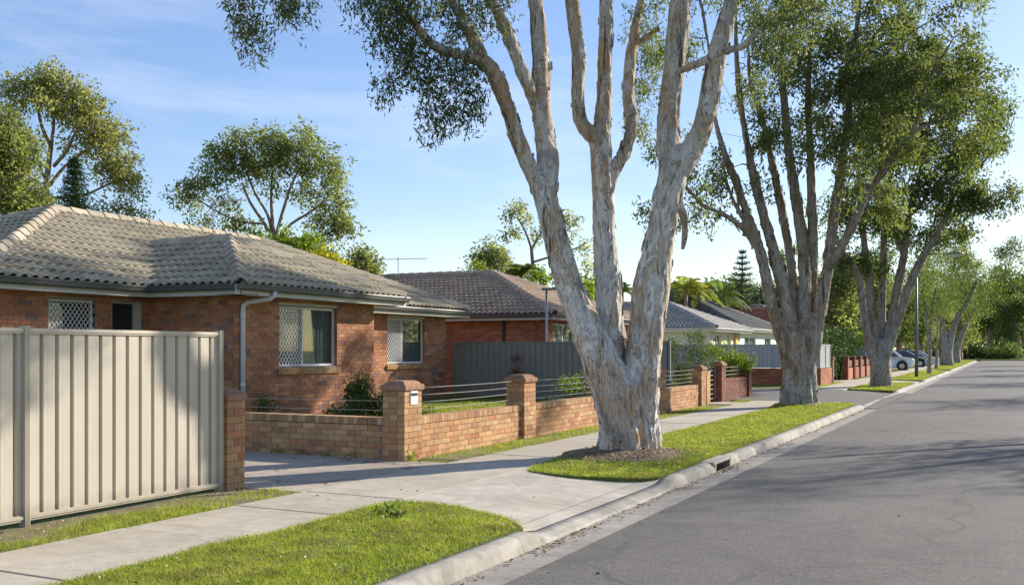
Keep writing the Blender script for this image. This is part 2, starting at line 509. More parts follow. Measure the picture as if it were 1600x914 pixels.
M['brick_cope'] = mat_brick('brick_coping', [(0.50, 0.30, 0.15), (0.44, 0.24, 0.115), (0.55, 0.36, 0.19), (0.36, 0.20, 0.11)], dirt=(0.13, 0.095, 0.07), dirt_amt=0.5)
M['brick_dark'] = mat_brick('brick_dark_red', [(0.24, 0.085, 0.058), (0.20, 0.07, 0.05), (0.29, 0.11, 0.072), (0.22, 0.085, 0.06), (0.17, 0.065, 0.052)], dirt=(0.07, 0.04, 0.035))
M['brick_red'] = mat_brick('brick_red', [(0.46, 0.17, 0.085), (0.41, 0.14, 0.072), (0.51, 0.20, 0.10), (0.36, 0.125, 0.07)], dirt=(0.17, 0.075, 0.05))
M['mortar'] = mat_plain('mortar', (0.30, 0.235, 0.18), 0.95, 0.35, 6, bumps=0.4)
M['cap'] = mat_brick('cap_brick', [(0.36, 0.195, 0.115), (0.40, 0.22, 0.13), (0.32, 0.175, 0.105)], dirt=(0.12, 0.09, 0.07), dirt_amt=0.75)
M['tile'] = mat_tile('roof_tile', (0.43, 0.37, 0.26), (0.34, 0.285, 0.20), (0.49, 0.435, 0.325), 0.45)
M['ridge'] = mat_tile('ridge_tile', (0.385, 0.32, 0.24), (0.325, 0.265, 0.20), (0.44, 0.385, 0.30), 0.4)
M['tile_brown'] = mat_tile('roof_tile_brown', (0.43, 0.315, 0.225), (0.35, 0.25, 0.18), (0.48, 0.39, 0.29), 0.4)
M['tile_grey'] = mat_tile('roof_tile_grey', (0.46, 0.435, 0.39), (0.39, 0.37, 0.33), (0.50, 0.47, 0.41), 0.35)
M['tile_black'] = mat_tile('roof_tile_black', (0.07, 0.075, 0.08), (0.10, 0.105, 0.11), (0.24, 0.24, 0.24), 0.3)
M['tile_red'] = mat_tile('roof_tile_red', (0.42, 0.16, 0.085), (0.36, 0.13, 0.07), (0.42, 0.24, 0.16), 0.3)
def mat_sheet(name, col):
    n = NT(name)
    c = n.mix(1.0, col, n.ramp(n.noise(1.1, 5, 0.6), [(0.3, 0.90), (0.7, 1.02)]), 'MULTIPLY')
    st = n.noise(4.0, 5, 0.7, vec=n.scale(n.pos, (1, 1, 0.12)))
    c = n.mix(n.ramp(st, [(0.52, 0.0), (0.72, 0.22)]), c, (col[0]*.6, col[1]*.55, col[2]*.48))
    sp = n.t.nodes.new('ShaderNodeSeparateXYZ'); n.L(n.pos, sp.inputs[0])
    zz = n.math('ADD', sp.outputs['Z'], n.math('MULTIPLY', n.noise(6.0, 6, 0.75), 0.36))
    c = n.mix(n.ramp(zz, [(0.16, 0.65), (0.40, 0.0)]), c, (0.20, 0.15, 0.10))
    nm = n.bump(n.noise(1.6, 3, 0.5), 0.25, 0.02)
    return n.fin(c, 0.45, nm, 0.4)
M['cb_cream'] = mat_sheet('sheet_metal_cream', (0.49, 0.435, 0.345))
M['cb_slate'] = mat_plain('sheet_metal_slate', (0.22, 0.235, 0.205), 0.45, 0.12, 1.5, spec=0.4)
M['cb_grey'] = mat_plain('sheet_metal_pale_grey', (0.46, 0.48, 0.47), 0.45, 0.08, 1.5, spec=0.4)
M['fascia'] = mat_plain('fascia_cream', (0.56, 0.54, 0.455), 0.55, 0.15, 4)
M['gutter'] = mat_plain('gutter_paint', (0.095, 0.10, 0.092), 0.38, 0.25, 3, spec=0.5)
M['white'] = mat_plain('white_paint', (0.76, 0.76, 0.73), 0.45, 0.10, 5)
M['pipe'] = mat_plain('downpipe_paint', (0.66, 0.68, 0.68), 0.4, 0.12, 4)
M['cream_wall'] = mat_plain('cream_render', (0.72, 0.68, 0.56), 0.8, 0.10, 2, bumps=0.2)
M['white_wall'] = mat_plain('white_render', (0.74, 0.74, 0.70), 0.8, 0.10, 2, bumps=0.2)
M['yellow'] = mat_plain('yellow_paint', (0.72, 0.45, 0.05), 0.5, 0.1, 3)
M['glass'] = mat_glass('window_glass')
M['curtain'] = mat_plain('curtain_cloth', (0.23, 0.245, 0.235), 0.9, 0.25, 6)
M['blind'] = mat_plain('pale_blind', (0.55, 0.55, 0.52), 0.8, 0.2, 6)
M['dark'] = mat_plain('dark_screen', (0.018, 0.02, 0.02), 0.6, 0.3, 8)
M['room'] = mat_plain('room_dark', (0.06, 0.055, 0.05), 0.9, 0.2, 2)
M['galv'] = mat_plain('galvanised_steel', (0.42, 0.43, 0.43), 0.42, 0.2, 6, metal=0.6)
M['steel'] = mat_plain('steel_wire', (0.27, 0.27, 0.26), 0.55, 0.2, 8)
M['polegrey'] = mat_plain('pole_grey', (0.13, 0.14, 0.145), 0.5, 0.2, 2)
M['bark1'] = mat_bark('paperbark', (1.0, 1.01, 1.04), 0.6, 0.55)
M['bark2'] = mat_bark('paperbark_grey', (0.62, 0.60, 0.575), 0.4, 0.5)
M['bark_gum'] = mat_bark('gum_bark', (0.62, 0.55, 0.48), 0.3)
M['twig'] = mat_plain('twig_bark', (0.135, 0.105, 0.082), 0.9, 0.3, 10)
M['leaf1'] = mat_leaf('paperbark_leaf', (0.075, 0.092, 0.040), (0.150, 0.165, 0.075), 0.36)
M['leaf2'] = mat_leaf('paperbark_leaf_olive', (0.075, 0.096, 0.038), (0.165, 0.175, 0.070), 0.43)
M['leaf3'] = mat_leaf('paperbark_leaf_deep', (0.070, 0.092, 0.036), (0.150, 0.165, 0.062), 0.42)
M['leaf_gum'] = mat_leaf('gum_leaf', (0.155, 0.160, 0.066), (0.290, 0.270, 0.120), 0.47)
M['leaf_gum2'] = mat_leaf('gum_leaf_green', (0.120, 0.140, 0.058), (0.235, 0.240, 0.105), 0.47)
M['leaf_bright'] = mat_leaf('bright_leaf', (0.10, 0.15, 0.022), (0.24, 0.27, 0.04), 0.42)
M['leaf_yellow'] = mat_leaf('yellow_leaf', (0.17, 0.17, 0.018), (0.40, 0.33, 0.03), 0.45)
M['leaf_dark'] = mat_leaf('dark_leaf', (0.020, 0.042, 0.016), (0.050, 0.080, 0.024), 0.25)
M['leaf_far'] = mat_leaf('far_leaf', (0.058, 0.088, 0.030), (0.130, 0.155, 0.050), 0.40)
M['leaf_pine'] = mat_leaf('pine_needle', (0.022, 0.045, 0.022), (0.045, 0.075, 0.032), 0.15)
M['leaf_palm'] = mat_leaf('palm_leaf', (0.06, 0.10, 0.022), (0.16, 0.19, 0.04), 0.35)
M['leaf_rust'] = mat_leaf('rust_leaf', (0.09, 0.045, 0.028), (0.17, 0.085, 0.045), 0.25)
M['grass'] = mat_grass('grass_blade')
M['turf'] = mat_turf('turf_soil')
M['mulch'] = mat_concrete('mulch_soil', (0.27, 0.20, 0.125), (0.15, 0.112, 0.07), 0.7)
M['litter'] = mat_brick('dry_leaf', [(0.30, 0.19, 0.09), (0.42, 0.32, 0.19), (0.20, 0.12, 0.06), (0.55, 0.47, 0.34), (0.36, 0.22, 0.09)])
M['paint_white'] = mat_car_paint('car_paint_white', (0.74, 0.75, 0.76), 0.25, 0.0)
M['paint_silver'] = mat_car_paint('car_paint_silver', (0.40, 0.42, 0.45), 0.3, 0.6)
M['paint_pale'] = mat_car_paint('car_paint_pale', (0.62, 0.63, 0.66), 0.3, 0.3)
M['rubber'] = mat_plain('tyre_rubber', (0.02, 0.02, 0.021), 0.8, 0.2, 10)
M['carglass'] = mat_plain('car_glass', (0.016, 0.02, 0.026), 0.06, 0.1, 2, spec=0.8)
M['alloy'] = mat_plain('alloy_rim', (0.45, 0.46, 0.48), 0.3, 0.1, 4, metal=0.8)
M['lampglass'] = mat_plain('lamp_glass', (0.60, 0.62, 0.64), 0.25, 0.1, 4)

# ------------------------------------------------------------------ the setting: ground, road, kerbs, paths, verges
M['strip'] = mat_concrete('dry_earth', (0.215, 0.18, 0.105), (0.14, 0.125, 0.062), 0.6)
def structure(o, label=None):
    o['kind'] = 'structure'
    if label: o['label'] = label
    return o

def sroot(name, loc=(0, 0, 0), label=None):
    o = bpy.data.objects.new(name, None); link(o, None, loc); o.empty_display_size = 0.2
    return structure(o, label)

g = MB(); g.add([(-700, -300, -0.22), (700, -300, -0.22), (700, 900, -0.22), (-700, 900, -0.22)], [(0, 1, 2, 3)])
structure(g.build('ground', M['turf']), 'grassy ground reaching to the horizon')

def sheet(name, x0, x1, y0, y1, z, mat, label, nx=1, ny=1, amp=0.0, seed=0, thick=0.2):
    b = MB(); n = (nx + 1) * (ny + 1)
    vs, fs = [], []
    for j in range(ny + 1):
        for i in range(nx + 1):
            x = x0 + (x1 - x0) * i / nx; y = y0 + (y1 - y0) * j / ny
            zz = z + amp * mnoise.noise((x * 0.9 + seed, y * 0.9, 0.3))
            vs.append((x, y, zz))
    for j in range(ny):
        for i in range(nx):
            a = j * (nx + 1) + i
            fs.append((a, a + 1, a + nx + 2, a + nx + 1))
    b.add(vs, fs)
    o = b.build(name, mat, smooth=True)
    return structure(o, label)

sheet('house_lots', -320, -7.06, -40, 31.5, -0.012, M['turf'], 'grassy house lots behind the fences')
sheet('far_lots', -320, -7.06, 41.2, 172, -0.012, M['turf'], 'grassy house lots beyond the side road')
sheet('right_verge', 4.78, 320, -40, 146, 0.0, M['turf'], 'grassy land across the street')
sheet('park_ground', -320, 320, 172.3, 560, 0.0, M['turf'], 'shaded park ground at the end of the street')

# road: wavy asphalt edge over the gutter pan
XE = -3.28
rb = MB()
left = []
y = -40.0
while y < 165.0:
    left.append((XE + 0.022 * mnoise.noise((y * 1.7, 3.1, 0)) + 0.012 * mnoise.noise((y * 6.3, 1.1, 0)), y))
    y += 0.3 if y < 40 else 2.0
vs = []; fs = []
cols_x = [0.12, 0.3, 0.5, 0.7, 0.88, 1.0]
for (x, yy) in left:
    vs.append((x, yy, -0.113))
    for t in cols_x:
        xx = x + (4.25 - x) * t
        vs.append((xx, yy, -0.113 + 0.05 * math.sin(math.pi * t)))
k = len(cols_x) + 1
for j in range(len(left) - 1):
    for i in range(k - 1):
        a = j * k + i
        fs.append((a, a + 1, a + k + 1, a + k))
rb.add(vs, fs)
rb.add([(XE, 165.0, -0.113), (120, 165.0, -0.113), (120, 171.5, -0.113), (XE, 171.5, -0.113)], [(0, 1, 2, 3)])
rb.add([(4.3, 150.0, -0.117), (120, 150.0, -0.117), (120, 165.0, -0.117), (4.3, 165.0, -0.117)], [(0, 1, 2, 3)])
structure(rb.build('road', M['asphalt'], smooth=True), 'grey bitumen street running to the trees')

sr = MB()
vs, fs = [], []
for i, (x, z) in enumerate([(-3.27, -0.108), (-3.7, -0.10), (-4.6, -0.05), (-5.8, 0.0), (-7.06, 0.012), (-12, 0.02), (-60, 0.03)]):
    wide = 0.9 if i < 2 else (0.4 if i == 2 else 0.0)
    vs += [(x, 31.3 - wide, z), (x, 36.0, z + 0.02), (x, 41.0 + wide, z)]
for i in range(6):
    for j in range(2):
        a = i * 3 + j
        fs.append((a, a + 1, a + 4, a + 3))
sr.add(vs, fs)
structure(sr.build('side_road', M['asphalt'], smooth=True), 'grey bitumen side lane between the brick walls')

# crossings lower the kerb
CROSS = [(8.15, 11.75), (30.5, 41.2), (51.5, 55.5), (81.0, 85.0), (104.0, 108.0)]
FULL = [(-3.655, -0.21), (-3.655, -0.128), (-3.672, -0.070), (-3.686, -0.030), (-3.704, -0.008), (-3.735, 0.004), (-3.79, 0.007), (-3.85, 0.006), (-3.85, -0.21)]
LAY = [(-3.655, -0.21), (-3.655, -0.128), (-3.660, -0.108), (-3.668, -0.100), (-3.68, -0.097), (-3.70, -0.093), (-3.76, -0.078), (-3.85, -0.056), (-3.85, -0.21)]
def kerb_k(y):
    k = 1.0
    for a, b in CROSS:
        t = max(a - y, y - b)            # > 0 outside
        k = min(k, max(0.0, min(1.0, (t + 0.12) / 0.5)))
    return k * k * (3 - 2 * k)
def kerb_piece(y0, y1, mirror=None):
    n = max(1, int((y1 - y0) / (0.12 if y0 < 60 else 0.8)))
    b = MB(); m = len(FULL); vs = []; fs = []
    for j in range(n + 1):
        y = y0 + (y1 - y0) * j / n
        k = kerb_k(y) if mirror is None else 1.0
        for i in range(m):
            x = LAY[i][0] + (FULL[i][0] - LAY[i][0]) * k
            z = LAY[i][1] + (FULL[i][1] - LAY[i][1]) * k
            if 2 <= i <= 7:
                z += 0.004 * mnoise.noise((y * 2.2, i * 0.7, 5.0)); x += 0.004 * mnoise.noise((y * 3.0, i, 9.0))
            if mirror is not None: x = mirror - x
            vs.append((x, y, z))
    for j in range(n):
        for i in range(m - 1):
            a = j * m + i
            fs.append((a, a + 1, a + m + 1, a + m))
    b.add(vs, fs)
    b.add(vs[:m], [tuple(range(m))]); b.add(vs[-m:], [tuple(range(m))])
    return b
kerb_root = sroot('kerb', (-3.75, -3, -0.12), 'pale concrete kerb along the left of the street')
breaks = [-9, -6.6, -4.2, -1.8, 0.6, 3.0, 5.55, 7.62, 9.9, 12.1, 13.86]
y = 14.78
while y < 164:
    breaks.append(y)
    y += 2.4 if y < 60 else 5.0
for a, b in zip(breaks[:-1], breaks[1:]):
    if abs(a - 13.86) < 1e-6: continue                  # the drain inlet stands here
    o = kerb_piece(a + 0.004, b - 0.004).build('kerb_stone', M['kerb'], kerb_root, smooth=False)
    for p in o.data.polygons: p.use_smooth = len(p.vertices) == 4
pan = sroot('gutter', (-3.47, -3, -0.13), 'concrete gutter strip between kerb and bitumen')
for a, b in zip(breaks[:-1], breaks[1:]):
    q = MB()
    q.add([(-3.66, a + .004, -.124), (-3.24, a + .004, -.1185), (-3.24, b - .004, -.1185), (-3.66, b - .004, -.124),
           (-3.66, a + .004, -.21), (-3.24, a + .004, -.21), (-3.24, b - .004, -.21), (-3.66, b - .004, -.21)],
          [(0, 1, 2, 3), (4, 7, 6, 5), (0, 4, 5, 1), (1, 5, 6, 2), (2, 6, 7, 3), (3, 7, 4, 0)])
    q.build('gutter_slab', M['gutterpan'], pan)
kr = sroot('kerb_across_street', (4.6, 0, -0.12), 'concrete kerb along the far right of the street')
for j in range(16):
    kerb_piece(-12 + j * 10 + .006, -2 + j * 10 - .006, mirror=0.92).build('kerb_stone', M['kerb'], kr)

# drain inlet in the kerb
dr = thing('drain_inlet', 'dark stormwater drain opening under a concrete lintel in the kerb', 'drain', (-3.8, 14.3, -0.13))
q = MB(); q.box(-4.25, -3.664, 13.80, 14.84, -0.032, 0.012)
q.build('lintel', M['kerb'], dr, bevel=0.012)
q = MB(); q.box(-3.86, -3.662, 13.868, 13.93, -0.2, -0.034); q.build('jamb', M['kerb'], dr)
q = MB(); q.box(-3.86, -3.662, 14.71, 14.772, -0.2, -0.034); q.build('jamb', M['kerb'], dr)
q = MB()
x0, x1, y0, y1, z0, z1 = -4.2, -3.67, 13.90, 14.74, -0.6, -0.033
q.add([(x0,y0,z0),(x1,y0,z0),(x1,y1,z0),(x0,y1,z0),(x0,y0,z1),(x1,y0,z1),(x1,y1,z1),(x0,y1,z1)],
      [(0,1,2,3),(0,4,5,1),(2,6,7,3),(3,7,4,0),(4,7,6,5)])
q.build('pit', M['room'], dr, fix=False)

# footpath slabs
fp = sroot('footpath', (-6.4, 0, 0), 'pale concrete footpath slabs between verge and fences')
fj = MB(); 
for a, b in ((-9, 31.3), (41.2, 164)):
    fj.add([(-7.05, a, -0.010), (-5.75, a, -0.010), (-5.75, b, -0.010), (-7.05, b, -0.010)], [(0, 1, 2, 3)])
fj.build('joint_bed', M['joint'], fp)
pb = [-9, -7.2, -5.4, -3.6, -1.8, 0.0, 1.6, 3.2, 4.8, 6.43, 7.86, 9.0, 11.95, 13.5, 15.0, 16.5, 18.0, 19.5, 21.0, 22.5, 24.0, 25.5, 27.0, 28.6, 30.0, 31.3]
pairs = list(zip(pb[:-1], pb[1:]))
y = 41.2
while y < 160:
    st = 1.8 if y < 70 else 4.0
    pairs.append((y, y + st)); y += st
for a, b in pairs:
    dz = random.uniform(-0.003, 0.004)
    t = random.uniform(-0.004, 0.004)
    gp = 0.007
    q = MB()
    top = [(-7.05, a + gp, .008 + dz), (-5.755, a + gp, .006 + dz), (-5.755, b - gp, .006 + dz + t), (-7.05, b - gp, .008 + dz + t)]
    q.add(top + [(x, yy, -0.12) for x, yy, _ in top], [(0, 1, 2, 3), (4, 7, 6, 5), (0, 4, 5, 1), (1, 5, 6, 2), (2, 6, 7, 3), (3, 7, 4, 0)])
    o = q.build('slab', M['concrete'], fp, bevel=0.006 if b < 35 else 0)

# verge shapes (x from path to kerb)
V1 = [(-5.75, -9), (-3.86, -9), (-3.86, 8.02), (-3.98, 8.17), (-4.37, 8.52), (-4.93, 8.78), (-5.3, 8.86), (-5.62, 8.82), (-5.75, 8.68)]
V2 = [(-5.75, 12.25), (-5.70, 11.98), (-5.56, 11.76), (-5.2, 11.62), (-4.83, 11.56), (-4.3, 11.64), (-3.98, 11.80), (-3.86, 11.95), (-3.86, 30.2), (-4.1, 30.5), (-5.0, 30.75), (-5.75, 30.6)]
V3 = [(-5.75, 42.6), (-5.4, 41.9), (-4.6, 41.2), (-3.86, 41.0), (-3.86, 51.2), (-5.75, 51.4)]
V4 = [(-5.75, 55.7), (-3.86, 55.6), (-3.86, 80.8), (-5.75, 80.8)]
V5 = [(-5.75, 85.2), (-3.86, 85.2), (-3.86, 164), (-5.75, 164)]
TREE1 = (-5.02, 14.25)
TREE2 = (-5.1, 28.55)
def verge_z(x, y):
    z = 0.012 + 0.020 * mnoise.noise((x * 0.8, y * 0.8, 2.0))
    for (tx, ty), h, rr in ((TREE1, 0.10, 1.15), (TREE2, 0.10, 1.1)):
        d = math.hypot(x - tx, y - ty)
        z += h * math.exp(-(d / rr) ** 2)
    return z
def in_poly(poly, x, y):
    x = np.asarray(x); y = np.asarray(y)
    inside = np.zeros(x.shape, dtype=bool)
    n = len(poly)
    for i in range(n):
        x1, y1 = poly[i]; x2, y2 = poly[(i + 1) % n]
        if y1 == y2: continue
        c = ((y1 > y) != (y2 > y)) & (x < (x2 - x1) * (y - y1) / (y2 - y1) + x1)
        inside ^= c
    return inside
def verge(poly, label, step):
    bm = bmesh.new()
    vsb = [bm.verts.new((p[0], p[1], 0)) for p in poly]
    bm.faces.new(vsb)
    ys = [p[1] for p in poly]; xs = [p[0] for p in poly]
    yy = math.ceil(min(ys) / step) * step
    while yy < max(ys):
        bmesh.ops.bisect_plane(bm, geom=bm.verts[:] + bm.edges[:] + bm.faces[:], plane_co=(0, yy, 0), plane_no=(0, 1, 0)); yy += step
    xx = min(xs) + 0.3
    while xx < max(xs) - 0.05:
        bmesh.ops.bisect_plane(bm, geom=bm.verts[:] + bm.edges[:] + bm.faces[:], plane_co=(xx, 0, 0), plane_no=(1, 0, 0)); xx += 0.3
    ret = bmesh.ops.extrude_face_region(bm, geom=bm.faces[:])
    for v in ret['geom']:
        if isinstance(v, bmesh.types.BMVert): v.co.z = -0.2
    for v in bm.verts:
        if v.co.z > -0.1: v.co.z = verge_z(v.co.x, v.co.y)
    bmesh.ops.recalc_face_normals(bm, faces=bm.faces)
    me = bpy.data.meshes.new('verge'); bm.to_mesh(me); bm.free()
    me.materials.append(M['turf'])
    o = bpy.data.objects.new('verge', me); link(o)
    return structure(o, label)
verge(V1, 'rounded grass verge nearest the camera', 0.5)
verge(V2, 'long grass verge under the two nearest paperbarks', 0.4)
verge(V3, 'grass verge past the side road', 1.0)
verge(V4, 'grass verge around the street lamp', 3.0)
verge(V5, 'farthest grass verge along the street', 8.0)

# near driveway crossing: apron, its kerb strip, and the old concrete drive inside the lot
def interp(pts, x):
    pts = sorted(pts)
    for (xa, ya), (xb, yb) in zip(pts[:-1], pts[1:]):
        if xa <= x <= xb: return ya + (yb - ya) * (x - xa) / max(1e-9, xb - xa)
    return pts[0][1] if x < pts[0][0] else pts[-1][1]
LO = [(-3.85, 7.98), (-3.98, 8.12), (-4.37, 8.46), (-4.93, 8.72), (-5.3, 8.80), (-5.74, 8.66)]
HI = [(-3.85, 12.0), (-3.98, 11.86), (-4.3, 11.70), (-4.83, 11.62), (-5.2, 11.68), (-5.56, 11.82), (-5.74, 12.2)]
def apron(name, xs, mat, parent):
    b = MB(); vs = []; fs = []; ny = 14
    for x in xs:
        ya, yb = interp(LO, x), interp(HI, x)
        for j in range(ny + 1):
            yq = ya + (yb - ya) * j / ny
            t = (x + 3.85) / (-1.89)
            z = -0.054 + 0.058 * min(1, t * 1.15)
            k = kerb_k(yq) * max(0, 1 - t * 3.0)
            vs.append((x, yq, z + 0.055 * k))
    for i in range(len(xs) - 1):
        for j in range(ny):
            a = i * (ny + 1) + j
            fs.append((a, a + 1, a + ny + 2, a + ny + 1))
    b.add(vs, fs)
    o = b.build(name, mat, parent, smooth=True)
    return o
ap = sroot('driveway_crossing', (-4.8, 10, 0), 'pale concrete driveway crossing between the verges')
apron('edge_strip', [-3.853, -3.95, -4.075], M['concrete_new'], ap)
apron('slab', [-4.083, -4.3, -4.6, -5.0, -5.4, -5.742], M['concrete_new'], ap)
q = MB(); q.add([(-3.84, 8.0, -0.095), (-5.76, 8.6, -0.02), (-5.76, 12.3, -0.02), (-3.84, 12.0, -0.095)], [(0, 1, 2, 3)]); q.build('joint_bed', M['joint'], ap)
dw = sroot('driveway', (-10, 10.6, 0), 'old stained concrete driveway behind the footpath')
for (xa, xb) in ((-10.35, -7.064), (-14.2, -10.365), (-24.0, -14.215)):
    q = MB()
    q.box(xa, xb, 8.96, 12.19, -0.15, 0.004 + (0.004 if xa < -11 else 0)); q.build('slab', M['concrete_old'], dw, bevel=0.008)
for j, (a, b) in enumerate(((51.6, 55.5), (81.1, 84.9), (104, 108))):
    q = MB()
    q.add([(-3.855, a, -0.054), (-5.745, a, 0.002), (-5.745, b, 0.002), (-3.855, b, -0.054)], [(0, 1, 2, 3)])
    q.add([(-7.055, a, 0.004), (-14, a, 0.01), (-14, b, 0.01), (-7.055, b, 0.004)], [(0, 1, 2, 3)])
    structure(q.build('concrete_drive', M['concrete'], None), ('pale concrete drive past the third paperbark', 'pale concrete drive of the parked cars', 'farthest pale concrete drive')[j])

# front lawn of the near house (slightly raised) and its bed
sheet('front_lawn', -15.4, -7.95, 12.55, 26.9, 0.13, M['turf'], 'front lawn behind the low brick fence', 14, 26, 0.03, 4)
q = MB(); q.box(-7.98, -7.90, 12.56, 27.4, -0.1, 0.12); structure(q.build('lawn_edge', M['mulch']), 'soil edge of the front lawn')
# gate path of the second house
q = MB(); q.box(-13.8, -7.06, 28.75, 29.95, -0.1, 0.010); structure(q.build('gate_path', M['concrete']), 'concrete path through the bar gate')

sheet('fence_strip', -8.06, -7.058, -6, 8.94, -0.006, M['strip'], 'dry patchy earth along the cream metal fence', 4, 40, 0.012, 2)
sheet('fence_strip', -7.74, -7.058, 12.62, 28.4, -0.006, M['strip'], 'dry patchy earth at the foot of the low brick fence', 3, 40, 0.010, 5)
# mulch ring round the near tree
def mulch(cx, cy, rx, ry, label):
    b = MB(); vs = [(cx, cy, verge_z(cx, cy) + 0.05)]; fs = []
    n = 40
    for ring, fr in enumerate((0.35, 0.7, 0.9, 1.0)):
        for k in range(n):
            a = 2 * math.pi * k / n
            rr = fr * (1 + 0.16 * mnoise.noise((math.cos(a) * 2.2, math.sin(a) * 2.2, cx)))
            x = cx + rx * rr * math.cos(a); y = cy + ry * rr * math.sin(a)
            vs.append((x, y, verge_z(x, y) + (0.035, 0.022, 0.012, -0.012)[ring] + 0.03 * mnoise.noise((x * 7, y * 7, 1))))
    for k in range(n): fs.append((0, 1 + k, 1 + (k + 1) % n))
    for r_ in range(3):
        for k in range(n):
            a = 1 + r_ * n + k; c = 1 + r_ * n + (k + 1) % n
            fs.append((a, a + n, c + n, c))
    b.add(vs, fs)
    structure(b.build('bare_earth', M['mulch'], smooth=True), label)
mulch(TREE1[0] - 0.02, TREE1[1] - 0.32, 0.92, 0.98, 'bare earth and bark litter round the nearest trunk')
mulch(TREE2[0], TREE2[1] - 0.1, 0.62, 0.62, 'bare earth round the second trunk')

# ------------------------------------------------------------------ grass blades
def grass(name, label, poly, zf, K=8.0e5, dmax=13000, h=(0.02, 0.048), thin=None, wmul=1.0, cut_in=0.0):
    xs = [p[0] for p in poly]; ys = [p[1] for p in poly]
    out = []
    ya = min(ys)
    while ya < max(ys):
        st = 0.5 if ya < 30 else 2.0
        yb = min(max(ys), ya + st)
        cx, cy = (min(xs) + max(xs)) / 2, (ya + yb) / 2
        d = max(4.0, -cx * SY + cy * CY)
        u = 800 + (cx * CY + cy * SY) / max(d, 0.1) * FPX
        dens = min(dmax, K / d ** 2)
        if -cx * SY + cy * CY < 4.8: dens = 250
        n = int(dens * (max(xs) - min(xs)) * (yb - ya))
        if n > 0:
            x = RNG.uniform(min(xs), max(xs), n); y = RNG.uniform(ya, yb, n)
            ok = in_poly(poly, x, y)
            out.append(np.stack([x[ok], y[ok], np.full(ok.sum(), d)], 1))
        ya = yb
    pts = np.concatenate(out)
    if thin is not None:
        pts = pts[RNG.random(len(pts)) < thin(pts[:, 0], pts[:, 1])]
    n = len(pts)
    pts[:, :2] += RNG.normal(0, 0.022, (n, 2))
    z = np.array([zf(float(a), float(b)) for a, b in pts[:, :2]])
    pn = np.array([mnoise.noise((a * 1.1, b * 1.1, 7.0)) for a, b in pts[:, :2]])
    hh = RNG.uniform(h[0], h[1], n) * (1.0 + 0.55 * pn)
    hh *= np.where(RNG.random(n) < 0.06, RNG.uniform(1.2, 1.7, n), 1.0)
    wd = 0.0038 * np.maximum(1.0, pts[:, 2] / 8.0) * RNG.uniform(0.7, 1.3, n) * wmul
    az = RNG.uniform(0, 2 * np.pi, n); lean = np.abs(RNG.normal(0.0, 0.42, n)) + 0.12
    la = RNG.uniform(0, 2 * np.pi, n)
    base = np.stack([pts[:, 0], pts[:, 1], z - 0.006], 1)
    side = np.stack([np.cos(az), np.sin(az), np.zeros(n)], 1) * wd[:, None] * 0.5
    ldir = np.stack([np.cos(la), np.sin(la), np.zeros(n)], 1)
    mid = base + ldir * (hh * 0.28 * lean)[:, None] + np.array([0, 0, 1.0]) * (hh * 0.55)[:, None]
    tip = base + ldir * (hh * lean * 1.15)[:, None] + np.array([0, 0, 1.0]) * (hh * (1.0 - 0.28 * np.minimum(lean, 1.5)))[:, None]
    v = np.empty((n, 4, 3)); v[:, 0] = base - side * 0.7; v[:, 1] = base + side * 0.7
    v[:, 0] = base; v[:, 1] = mid - side; v[:, 2] = tip; v[:, 3] = mid + side
    f = np.arange(n * 4).reshape(n, 4)
    me = fast_mesh(name, v.reshape(-1, 3), f)
    o = np_obj(name, me, M['grass'])
    tag(o, label, 'grass', None, 'stuff')
    return o
def ragged(poly, amt=0.035):
    return [(x + random.uniform(-amt, amt), y) for x, y in poly]
def thin2(x, y):
    k = np.ones(len(x))
    for (tx, ty), (rx, ry), oy in ((TREE1, (1.02, 1.08), -0.38), (TREE2, (0.62, 0.62), -0.1)):
        d = np.hypot((x - tx) / rx, (y - ty - oy) / ry)
        k = np.minimum(k, np.clip((d - 0.62) / 0.5, 0.07, 1.0))
    return k
def thin1(x, y):
    nz = np.array([mnoise.noise((a * 1.6, b * 1.6, 3.0)) for a, b in zip(x, y)])
    n2 = np.array([mnoise.noise((a * 5.0, b * 5.0, 13.0)) for a, b in zip(x, y)])
    return np.clip(1.0 - 1.9 * np.maximum(0, nz - 0.10) - 0.9 * np.maximum(0, n2 - 0.12) - 0.5 * (x > -4.0), 0.15, 1.0)
G1 = [(-5.77, 2.5), (-3.84, 2.5)] + [(x, y + 0.02) for x, y in V1[2:]]
grass('grass', 'short bright grass on the rounded near verge', G1, verge_z, thin=thin1)
G2 = [(x, y) for x, y in V2]
grass('grass', 'short bright grass on the verge under the nearest paperbark', G2, verge_z, thin=thin2, K=7.5e5)
grass('grass', 'bright grass on the verge beside the third paperbark', V3, verge_z, K=6e5, wmul=1.3)
grass('grass', 'bright grass on the verge round the street lamp', V4, verge_z, K=6e5, wmul=1.5)
grass('grass', 'bright grass on the farthest verge', V5, verge_z, K=5e5, wmul=1.8)
flat = lambda x, y: -0.008
S1 = [(-7.90, 2.5), (-7.04, 2.5), (-7.03, 8.4), (-7.06, 8.95), (-7.5, 9.02), (-7.9, 8.9)]
def strip_thin(x, y):
    nz = np.array([mnoise.noise((a * 2.4, b * 1.3, 13.0)) for a, b in zip(x, y)])
    return np.clip(0.50 + 1.1 * nz - 0.75 * np.clip((-7.55 - x) / 0.3, 0, 1), 0.03, 1.0)
grass('grass', 'thin patchy grass strip along the cream metal fence', S1, flat, thin=strip_thin, h=(0.025, 0.055))
S2 = [(-7.71, 12.72), (-7.25, 12.72), (-7.04, 13.4), (-7.03, 28.2), (-7.71, 28.2)]
grass('grass', 'thin grass strip at the foot of the low brick fence', S2, flat, h=(0.025, 0.05), thin=lambda x, y: np.clip(0.6 + 1.1 * np.array([mnoise.noise((a * 2.1, b * 1.1, 23.0)) for a, b in zip(x, y)]), 0.1, 1))
